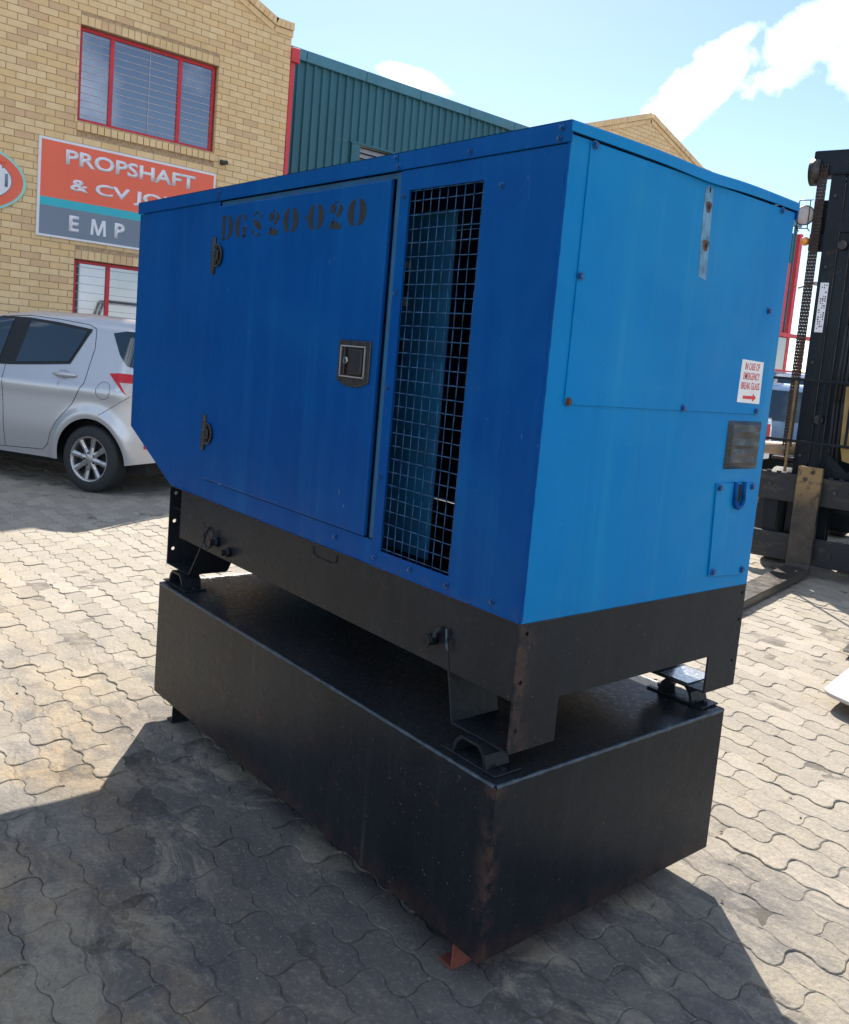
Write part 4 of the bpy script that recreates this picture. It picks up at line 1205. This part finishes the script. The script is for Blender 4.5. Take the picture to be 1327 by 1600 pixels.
                bmesh.ops.recalc_face_normals(t, faces=list(t.faces)); wr.merge(t)
            wr.build('rim', M['alloy'], o)
            wr = MB(); wr.cyl((cx, yo - s * .055, R_), (cx, yo - s * .06, R_), R_ * .61, n=36)
            for k in range(5):
                a = 2 * PI * k / 5; wr.cyl((cx + .055 * math.cos(a), yo - s * .02, R_ + .055 * math.sin(a)), (cx + .055 * math.cos(a), yo - s * .0075, R_ + .055 * math.sin(a)), .010, n=8)
            wr.build('brake_and_nuts', M['dark'], o)
        else:
            wr = MB(); wr.lathe([(R_ * .68, yo), (R_ * .4, yo + s * .008), (.001, yo)], (cx, 0, R_), 'y', 24); wr.build('rim', M['alloy'], o)
    for cx in (0, WB):
        for sd_ in (1, -1): wheel(cx, sd_)
    return r, hw, patch, line, body
CAZ = math.radians(30)
G0 = Vector((CAMP.x, CAMP.y, 0)); P0 = G0 + (Vector((6.682, -1.387, 0)) - G0) * .985
cd = Vector((math.cos(CAZ), math.sin(CAZ), 0)); cnn = Vector((-cd.y, cd.x, 0))
cloc = P0 + cd * .10 - cnn * .845
r, hw, patch, line, body = car('hatchback_car', HATCH, cloc, CAZ, M['silver'], 'silver hatchback parked in the shade before the brick building', 'car', True)
def cv(pts):   # side-plane measurements at the photographed angle -> body coordinates
    return [((s * .93 - .10) + .93 * .34 * max(0, z - .95), z - .012 - .03 * max(0, z - 1.1)) for s, z in pts]
for side in (1, -1):
    patch('window_surround', cv([(1.255, 1.53), (.875, 1.53), (.505, 1.510), (.10, 1.470), (.115, 1.445), (.241, 1.310), (.365, 1.135), (.706, 1.105), (1.105, 1.075), (1.80, 1.05), (1.9, 1.06), (1.62, 1.45)]), M['trim'], .004, side)
    patch('rear_door_window', cv([(.85, 1.500), (.505, 1.482), (.155, 1.449), (.241, 1.325), (.372, 1.162), (.706, 1.131), (1.028, 1.105)]), M['carglass'], .008, side)
    patch('front_door_window', cv([(1.069, 1.508), (1.30, 1.500), (1.60, 1.44), (1.86, 1.09), (1.7, 1.085), (1.245, 1.095)]), M['carglass'], .008, side)
    line(cv([(1.253, 1.545), (.875, 1.552), (.508, 1.537), (.14, 1.510), (.055, 1.475), (.072, 1.298), (.133, 1.146), (.194, .982), (.326, .788), (.50, .62), (.575, .50), (.612, .397), (.683, .339), (1.202, .318), (1.9, .31), (2.2, .33)]), .0035, M['dark'], 'door_gap', side)
    line(cv([(1.16, 1.08), (1.17, .7), (1.15, .33)]), .003, M['dark'], 'door_gap', side)
    # fuel flap ring, bumper seam
    if side == 1: line([((-.031 * .93 - .10) + .075 * math.cos(a), .922 + .078 * math.sin(a)) for a in [2 * PI * k / 22 for k in range(23)]], .0022, M['dark'], 'fuel_flap_gap', side)
    line(cv([(-.003, .715), (-.332, .911), (-.40, .92)]), .0025, M['dark'], 'bumper_gap', side)
    patch('tail_light', cv([(-.105, 1.088), (-.22, 1.100), (-.40, 1.098), (-.42, 1.02), (-.29, .915), (-.205, .99)]), M['lampred'], .008, side)
    patch('reversing_light', cv([(-.225, 1.02), (-.37, 1.02), (-.37, .90), (-.31, .905)]), M['lampclear'], .012, side)
    patch('rear_window_wrap', cv([(-.150, 1.452), (-.30, 1.478), (-.44, 1.478), (-.46, 1.2), (-.40, 1.15), (-.30, 1.17), (-.225, 1.26)]), M['carglass'], .008, side)
    patch('rear_reflector', [(-.50, .49), (-.56, .49), (-.56, .44), (-.50, .44)], M['lampred'], .008, side)
    # handle
    q = cv([(.555, 1.03), (.282, 1.045)])
    m = MB(); x0_, x1_ = q[1][0], q[0][0]; zc_ = 1.025
    t = bmesh.new(); bmesh.ops.create_uvsphere(t, u_segments=16, v_segments=10, radius=1.0)
    for v in t.verts: v.co = Vector((.135 * v.co.x + (x0_ + x1_) / 2, side * (hw((x0_ + x1_) / 2, zc_) + .016 + .016 * v.co.y * side), zc_ + .024 * v.co.z))
    for f in t.faces: f.smooth = True
    m.merge(t); m.build('door_handle', M['silver'], r)
    patch('handle_recess', [((x0_ + x1_) / 2 + .02 + .075 * math.cos(a), zc_ + .045 * math.sin(a)) for a in [2 * PI * k / 16 for k in range(16)]], M['alloy'], .002, side, None, 1)
# hatch glass on the back, between the side wraps, and the lower sill line
m = MB(); V = [(-.585, -.50, 1.16), (-.585, .50, 1.16), (-.492, .46, 1.44), (-.492, -.46, 1.44)]
hg = mesh_obj('hatch_glass', [(x - .022, y, z) for x, y, z in V] + [(x - .012, y, z) for x, y, z in V], [(0, 1, 2, 3), (4, 7, 6, 5), (0, 4, 5, 1), (1, 5, 6, 2), (2, 6, 7, 3), (3, 7, 4, 0)], M['carglass'], r)
box('number_plate', (-.628, -.26, .70), (-.618, .26, .80), M['signwhite'], r, .002)
m = MB(); m.tube([(-.52, 0, 1.50), (-.50, 0, 1.53), (-.53, .05, 1.545)], .006, 6); m.build('roof_aerial', M['trim'], r)
box('exhaust_tip', (-.60, .42, .27), (-.50, .48, .33), M['dark'], r, .01)

# vehicles far behind the forklift
r2, hw2, patch2, line2, b2_ = car('pickup_truck', PICK, (6.54, -10.68, 0), math.atan2(.4866, .8737), M['whitecar'], 'white pickup behind the generator corner, red tail light on its load bed', 'pickup', False, 3.0, .36, .88, .38)
patch2('tail_light', [(-.97, .95), (-.86, .95), (-.86, .68), (-.97, .68)], M['lampred'], .008, 1)
patch2('tail_light', [(-.93, .98), (-.80, .98), (-.80, .72), (-.93, .72)], M['lampred'], .008, -1)
for s in (1, -1): patch2('cab_window', [(.78, 1.62), (1.5, 1.64), (1.95, 1.5), (2.15, 1.16), (.7, 1.12)], M['carglass'], .008, s)
TALL = [(x, z * 1.22) for x, z in HATCH]
r3, hw3, patch3, line3, b3_ = car('blue_car', HATCH, (6.9, -13.57, 0), math.radians(-61.3), M['bluecar'], 'pale blue hatchback seen between generator and forklift mast', 'car', False)
for s in (1, -1):
    patch3('side_window', [(1.30, 1.48), (.55, 1.48), (.1, 1.44), (.35, 1.12), (1.2, 1.08), (2.0, 1.08), (1.65, 1.36)], M['carglass'], .008, s)
    patch3('tail_light', [(-.40, 1.1), (-.53, 1.1), (-.55, .92), (-.48, .92)], M['lampred'], .008, s)
V = [(-.602, -.58, .92), (-.602, .58, .92), (-.485, .52, 1.45), (-.485, -.52, 1.45)]
mesh_obj('hatch_glass', [(x - .022, y, z) for x, y, z in V] + [(x - .012, y, z) for x, y, z in V], [(0, 1, 2, 3), (4, 7, 6, 5), (0, 4, 5, 1), (1, 5, 6, 2), (2, 6, 7, 3), (3, 7, 4, 0)], M['carglass'], r3)
r4, hw4, patch4, line4, b4_ = car('silver_suv', TALL, (10.35, -20.25, 0), math.radians(-50), M['silver'], 'silver vehicle farthest back, only its roof showing above the blue car', 'car', False, 2.6, .33, .88, .3)
for s in (1, -1): patch4('side_window', [(1.30, 1.80), (.55, 1.80), (.1, 1.76), (.35, 1.36), (1.2, 1.32), (2.0, 1.32), (1.65, 1.66)], M['carglass'], .008, s)
V = [(-.598, -.52, 1.28), (-.598, .52, 1.28), (-.49, .46, 1.74), (-.49, -.46, 1.74)]
mesh_obj('hatch_glass', [(x - .022, y, z) for x, y, z in V] + [(x - .012, y, z) for x, y, z in V], [(0, 1, 2, 3), (4, 7, 6, 5), (0, 4, 5, 1), (1, 5, 6, 2), (2, 6, 7, 3), (3, 7, 4, 0)], M['carglass'], r4)

# ================================================================== FORKLIFT
# local frame: x = forklift's right (towards picture left), y = forwards, origin at the heel of the visible fork
fk = root('forklift', (1.926, -5.272, 0), 'dark forklift at the right edge, forks down on the paving', 'forklift', math.radians(12.3))
def fork(x):
    m = MB(); w = .185; th = .055
    prof = [(0, .02), (1.45, .02), (1.95, .028), (1.97, .034), (1.95, .045), (1.45, .076), (.03, .078), (.0, .10), (-.0, .88), (-.055, .88), (-.055, .05), (-.045, .03), (-.02, .02)]
    m.prism(prof, 'x', x, x + w, .004); return m.build('fork', M['fork'], fk)
fork(0.0); fork(-.90)
xl, xr = .60, -1.32
m = MB(); m.box((xr, -.105, .575), (xl, -.060, .80), .006); up = m.build('upper_carriage_bar', M['carriage'], fk)
for k in range(24):
    x = xr + .05 + k * .08; box('notch_tooth', (x, -.085, .8002), (x + .035, -.062, .812), M['carriage'], up, .002)
m = MB(); m.box((xr, -.105, .10), (xl, -.060, .315), .006); m.build('lower_carriage_bar', M['carriage'], fk)
for x, z in ((.07, .84), (.12, .78), (.52, .70), (.40, .70), (.52, .21), (-.10, .70), (-.20, .70), (-.12, .2)):
    m = MB(); y_ = .0005 if 0 < x < .18 else -.0595
    m.cyl((x, y_, z), (x, y_ + .012, z), .016, n=6, smooth=False); m.build('bolt', M['fl_steel'], fk)
for x in (.33, .05, -.65, -1.0):
    m = MB(); m.box((x, -.16, .12), (x + .12, -.1055, .78), .004); m.build('carriage_upright', M['fl_black'], fk)
# load backrest
m = MB()
for z in (1.065, 1.555): m.box((-1.22, -.085, z - .011), (.52, -.063, z + .011), .003)
bk = m.build('load_backrest', M['fl_black'], fk)
for x in (.50, .305, .09, -.12, -.33, -.54, -.75, -.96, -1.20):
    m = MB(); m.box((x - .010, -.084, .8125 if x in (.50, -1.20, .305) else 1.077), (x + .010, -.064, 1.543), .002); m.build('backrest_bar', M['mustard'] if x == .305 else M['fl_black'], bk)
# mast
def chan(x0_, x1_, y0_, y1_, z0_, z1_, open_dir):
    m = MB(); t = .016
    m.box((x0_, y0_, z0_), (x1_, y0_ - t, z1_), .003); m.box((x0_, y1_ + t, z0_), (x1_, y1_, z1_), .003)
    xw = x0_ if open_dir > 0 else x1_ - t
    m.box((xw, y0_ - t - .0005, z0_), (xw + t, y1_ + t + .0005, z1_), .002); return m
CX = -.36
for s in (1, -1):
    def mx_(a): return CX + s * (a - CX)
    for (a, b, y0_, y1_, z1_, nm) in ((.175, .285, -.20, -.36, 3.16, 'outer_mast_rail'), (.082, .174, -.215, -.345, 3.16, 'middle_mast_rail'), (-.03, .081, -.225, -.335, 3.16, 'inner_mast_rail')):
        A, B = sorted((mx_(a), mx_(b)))
        m = chan(A, B, y0_, y1_, .12, z1_, -1 if s > 0 else 1); m.build(nm, M['fl_black'], fk)
    m = MB(); m.cyl((mx_(.035), -.30, .2), (mx_(.035), -.30, 2.2), .033, n=16); m.cyl((mx_(.035), -.30, 2.2), (mx_(.035), -.30, 3.05), .024, n=16); m.build('lift_cylinder', M['fl_black'], fk, True)
    m = MB(); m.tube([(mx_(.0), -.245, .9), (mx_(-.005), -.245, 2.6)], .010, 8); m.build('hydraulic_hose', M['rubber'], fk)
for x in (.170, .078, -.034):
    box('rail_track', (x - .003, -.2015, .9), (x + .003, -.1995, 3.1), M['fl_steel'], fk)
for x, r_ in ((.015, .011), (-.012, .009), (-.045, .011)):
    m = MB(); m.tube([(x, -.185, .82), (x + .01, -.178, 1.4), (x, -.180, 2.0), (x + .006, -.182, 2.7)], r_, 8); m.build('hydraulic_hose', M['rubber'], fk, True)
for z in (.95, 1.7, 2.45, 3.0):
    m = MB(); m.cyl((.235, -.2, z), (.235, -.188, z), .014, n=6, smooth=False); m.build('bolt', M['fl_steel'], fk)
for z in (1.25, 2.62):
    m = MB(); m.cyl((.13, -.2, z), (.13, -.175, z), .035, n=20); m.build('mast_roller', M['fl_steel'], fk)
m = MB(); m.box((-1.15, -.36, 3.161), (.44, -.20, 3.36), .02, 2); m.build('mast_crosshead', M['fl_black'], fk)
m = MB(); m.cyl((.375, -.245, 3.20), (.455, -.245, 3.20), .105, n=24); m.build('chain_sheave', M['fl_steel'], fk, True)
m = MB()
m.box((-1.0, -.22, 2.72), (.27, -.199, 2.80), .004); m.build('mast_tie_bar', M['fl_black'], fk)
m = MB(); m.box((-1.0, -.38, .5), (.27, -.361, .60), .004); m.build('mast_tie_bar', M['fl_black'], fk)
# chains
def chain(x, y, z0_, z1_):
    m = MB(); p = .052; z = z0_; k = 0
    while z < z1_:
        ws = (-.031, -.011, .011, .031) if k % 2 == 0 else (-.021, 0, .021)
        for w in ws: m.box((x + w - .0034, y - .009, z - p * .22), (x + w + .0034, y + .009, z + p * .72))
        m.cyl((x - .035, y, z - p * .0), (x + .035, y, z - p * .0), .0055, n=6)
        z += p * .5; k += 1
    return m.build('lift_chain', M['chain'], fk)
chain(.345, -.18, 1.02, 3.22); chain(-1.02, -.18, 1.02, 3.22)
m = MB(); m.box((.27, -.20, .90), (.44, -.12, .925), .004); m.cyl((.345, -.18, .925), (.345, -.18, 1.03), .014, n=10); m.cyl((.345, -.18, .95), (.345, -.18, .985), .026, n=6, smooth=False)
m.build('chain_anchor', M['chain'], fk)
# head lamp with guard, amber indicator
lp = Vector((.455, -.22, 2.86))
m = MB(); m.lathe([(.001, .0), (.06, .0), (.078, .045), (.080, .06), (.074, .064)], (lp.x, lp.y - .05, lp.z), 'y', 28); hl = m.build('head_lamp', M['trim'], fk)
m = MB(); m.lathe([(.074, .058), (.05, .068), (.001, .072)], (lp.x, lp.y - .05, lp.z), 'y', 28); m.build('lamp_lens', M['lampclear'], hl)
m = MB()
for dx in (-.045, .04): m.tube([(lp.x + dx, lp.y - .02, lp.z - .12), (lp.x + dx, lp.y + .05, lp.z - .11), (lp.x + dx, lp.y + .05, lp.z + .11), (lp.x + dx, lp.y - .02, lp.z + .125)], .0045, 6)
m.tube([(lp.x - .045, lp.y + .05, lp.z + .11), (lp.x + .04, lp.y + .05, lp.z + .11)], .0045, 6); m.tube([(lp.x - .045, lp.y + .05, lp.z - .11), (lp.x + .04, lp.y + .05, lp.z - .11)], .0045, 6)
m.build('lamp_guard', M['trim'], hl)
m = MB(); m.box((.28, -.30, 2.70), (.40, -.24, 2.98), .006); m.box((.28, -.29, 2.58), (.40, -.22, 2.72), .008); m.build('lamp_bracket', M['fl_black'], fk)
m = MB(); m.lathe([(.034, 0), (.036, .02), (.026, .045), (.001, .052)], (.425, -.225, 2.655), 'y', 18); m.build('indicator_lamp', M['amber'], fk)
# decal on the outer rail
dc = box('rail_decal', (.195, -.1995, 1.94), (.258, -.1985, 2.33), M['signwhite'], fk)
m = MB(); rnd = random.Random(4); z = 2.315
while z > 1.96:
    for c in range(3):
        if rnd.random() < .72: m.box((.203 + c * .017, -.1984, z - rnd.uniform(.008, .014)), (.203 + c * .017 + rnd.uniform(.006, .013), -.1979, z))
    z -= .018
    if rnd.random() < .12: z -= .016
m.build('decal_print', M['trim'], dc)
# tan brace plate right of the mast, body behind
m = MB(); m.prism([(-.12, 1.50), (-.19, 1.50), (-.19, .92), (-.11, 1.02)], 'y', -.50, -.47); m.build('rear_brace', M['fl_black'], fk)
m = MB(); m.prism([(-.055, 1.53), (-.15, 1.53), (-.20, .93), (-.10, .95), (-.07, 1.08)], 'y', -.15, -.125, .003); m.build('brace_plate', M['yellow'], fk)
m = MB(); m.prism([(.02, .80), (-.30, .80), (-.42, 1.02), (-.34, 1.04), (-.14, .86), (.02, 1.0)], 'y', -.17, -.15, .003); m.build('side_gusset', M['fl_black'], fk)
m = MB(); m.prism([(-.47, .35), (-.47, 1.05), (-.75, 1.15), (-2.7, 1.25), (-3.0, .9), (-3.0, .3), (-.9, .3)], 'x', CX - .52, CX + .52, .02)
t_ = m
m2 = MB(); m2.bm.free(); m2.bm = m.bm
bo = m2.build('chassis', M['fl_black'], fk)
for s in (1, -1):
    for (yy_, rr_) in ((-.66, .40), (-2.6, .28)):
        m = MB(); c = CX + s * .80
        m.lathe([(rr_ * .55, c + s * .13), (rr_ * .9, c + s * .13), (rr_, c + s * .10), (rr_, c - s * .10), (rr_ * .9, c - s * .13), (rr_ * .5, c - s * .13)], (0, yy_, rr_), 'x', 32)
        w_ = m.build('wheel', M['rubber'], fk, True)
        m = MB(); m.lathe([(rr_ * .56, c + s * .11), (rr_ * .4, c + s * .06), (.01, c + s * .07)], (0, yy_, rr_), 'x', 24); m.build('rim', M['yellow'], w_, True)
m = MB()
for s in (1, -1):
    m.tube([(CX + s * .46, -.62, 1.05), (CX + s * .44, -.95, 2.12), (CX + s * .44, -2.2, 2.12), (CX + s * .46, -2.5, 1.2)], .035, 8)
for k in range(7): m.tube([(CX - .44, -.95 - k * .2, 2.12), (CX + .44, -.95 - k * .2, 2.12)], .018, 6)
m.build('overhead_guard', M['fl_black'], fk)
m = MB(); m.box((CX - .22, -1.9, 1.2), (CX + .22, -1.45, 1.32), .04, 2); m.box((CX - .22, -2.0, 1.3), (CX + .22, -1.88, 1.75), .04, 2); m.build('seat', M['plastic'], fk)
m = MB(); m.cyl((.66, -.55, .955), (.30, -.52, .975), .055, n=16); m.build('tan_cross_tube', M['tanpaint'], fk, True)  # tan tube added for an unidentified beam, not a known forklift part

# white board on the paving at the right edge --------------------------------------
wb = Vector((.1, -3.1, .0))
m = MB((wb.x, wb.y, 0))
d1 = Vector((.185, -.983, 0)); d2 = Vector((-.97, .24, 0))
P_ = Vector((.49, -2.61, 0))
cor = []
for k in range(7):
    t = k / 6; a = P_ + d1 * .07; b = P_; c = P_ + d2 * .07
    q = a * (1 - t) ** 2 + b * 2 * t * (1 - t) + c * t * t; cor.append(q)
poly = [P_ + d1 * 1.6] + cor + [P_ + d2 * .8, P_ + d2 * .8 + d1 * 1.6]
m.prism([(p.x, p.y) for p in poly], 'z', .066, .084, .002)
bd = m.build('white_board', M['paleplastic'])
bd.location = (wb.x, wb.y, 0)
top(bd, 'white rounded-corner board lying just above the paving at the right edge', 'board')
bm_ = MB((0, 0, 0)); c_ = P_ + d1 * .7 + d2 * .45
bm_.box((c_.x - .16, c_.y - .16, 0.001), (c_.x + .16, c_.y + .16, .0655), .006); bk_ = bm_.build('timber_block', M['rust'])
top(bk_, 'low rusty block propping up the white board', 'block')
# small grit and leaves on the paving
litter = [(1.02, .83), (.62, .93), (.95, .62), (-.35, -.95), (-.1, -1.25), (2.6, .35), (1.9, .95), (3.4, .1), (.15, -1.55), (.4, .9), (2.2, .75), (4.2, -.3), (.9, -2.6), (1.2, -2.9)]
VV, FF = [], []
rn = random.Random(11)
for i in range(420):
    if i < 60: x, y = litter[i % len(litter)]; x += rn.gauss(0, .25); y += rn.gauss(0, .2)
    else: x, y = rn.uniform(-1.0, 5.5), rn.uniform(-4.2, 2.0)
    if -.1 < x < 1.9 and -.95 < y < .1: continue
    s = rn.uniform(.0012, .0045) * (1.5 if i < 60 else 1); b = len(VV); a = rn.uniform(0, 6.3)
    for k in range(5): VV.append((x + s * rn.uniform(.6, 1.4) * math.cos(a + k * 1.257), y + s * rn.uniform(.5, 1.1) * math.sin(a + k * 1.257), .001))
    VV.append((x, y, .001 + s * rn.uniform(.5, 1.)))
    for k in range(5): FF.append((b + k, b + (k + 1) % 5, b + 5))
gr = mesh_obj('grit', VV, FF, simple('dark_grit', (.10, .08, .065), .9, 0, .6, 200)); gr['kind'] = 'stuff'
top(gr, 'loose grit and crumbs scattered over the paving', 'grit')
VV, FF = [], []
for i in range(150):
    x, y = rn.uniform(-.9, 1.9), rn.uniform(-1.3, 1.25)
    if -.1 < x < 1.9 and -.95 < y < .1: continue
    s = rn.uniform(.001, .0024); b = len(VV); a = rn.uniform(0, 6.3)
    for k in range(5): VV.append((x + s * rn.uniform(.6, 1.4) * math.cos(a + k * 1.257), y + s * rn.uniform(.5, 1.1) * math.sin(a + k * 1.257), .001))
    VV.append((x, y, .001 + s * rn.uniform(.5, 1.)))
    for k in range(5): FF.append((b + k, b + (k + 1) % 5, b + 5))
g2 = mesh_obj('pale_grit', VV, FF, simple('pale_grit_stone', (.55, .52, .47), .8, 0, .3, 200)); g2['kind'] = 'stuff'
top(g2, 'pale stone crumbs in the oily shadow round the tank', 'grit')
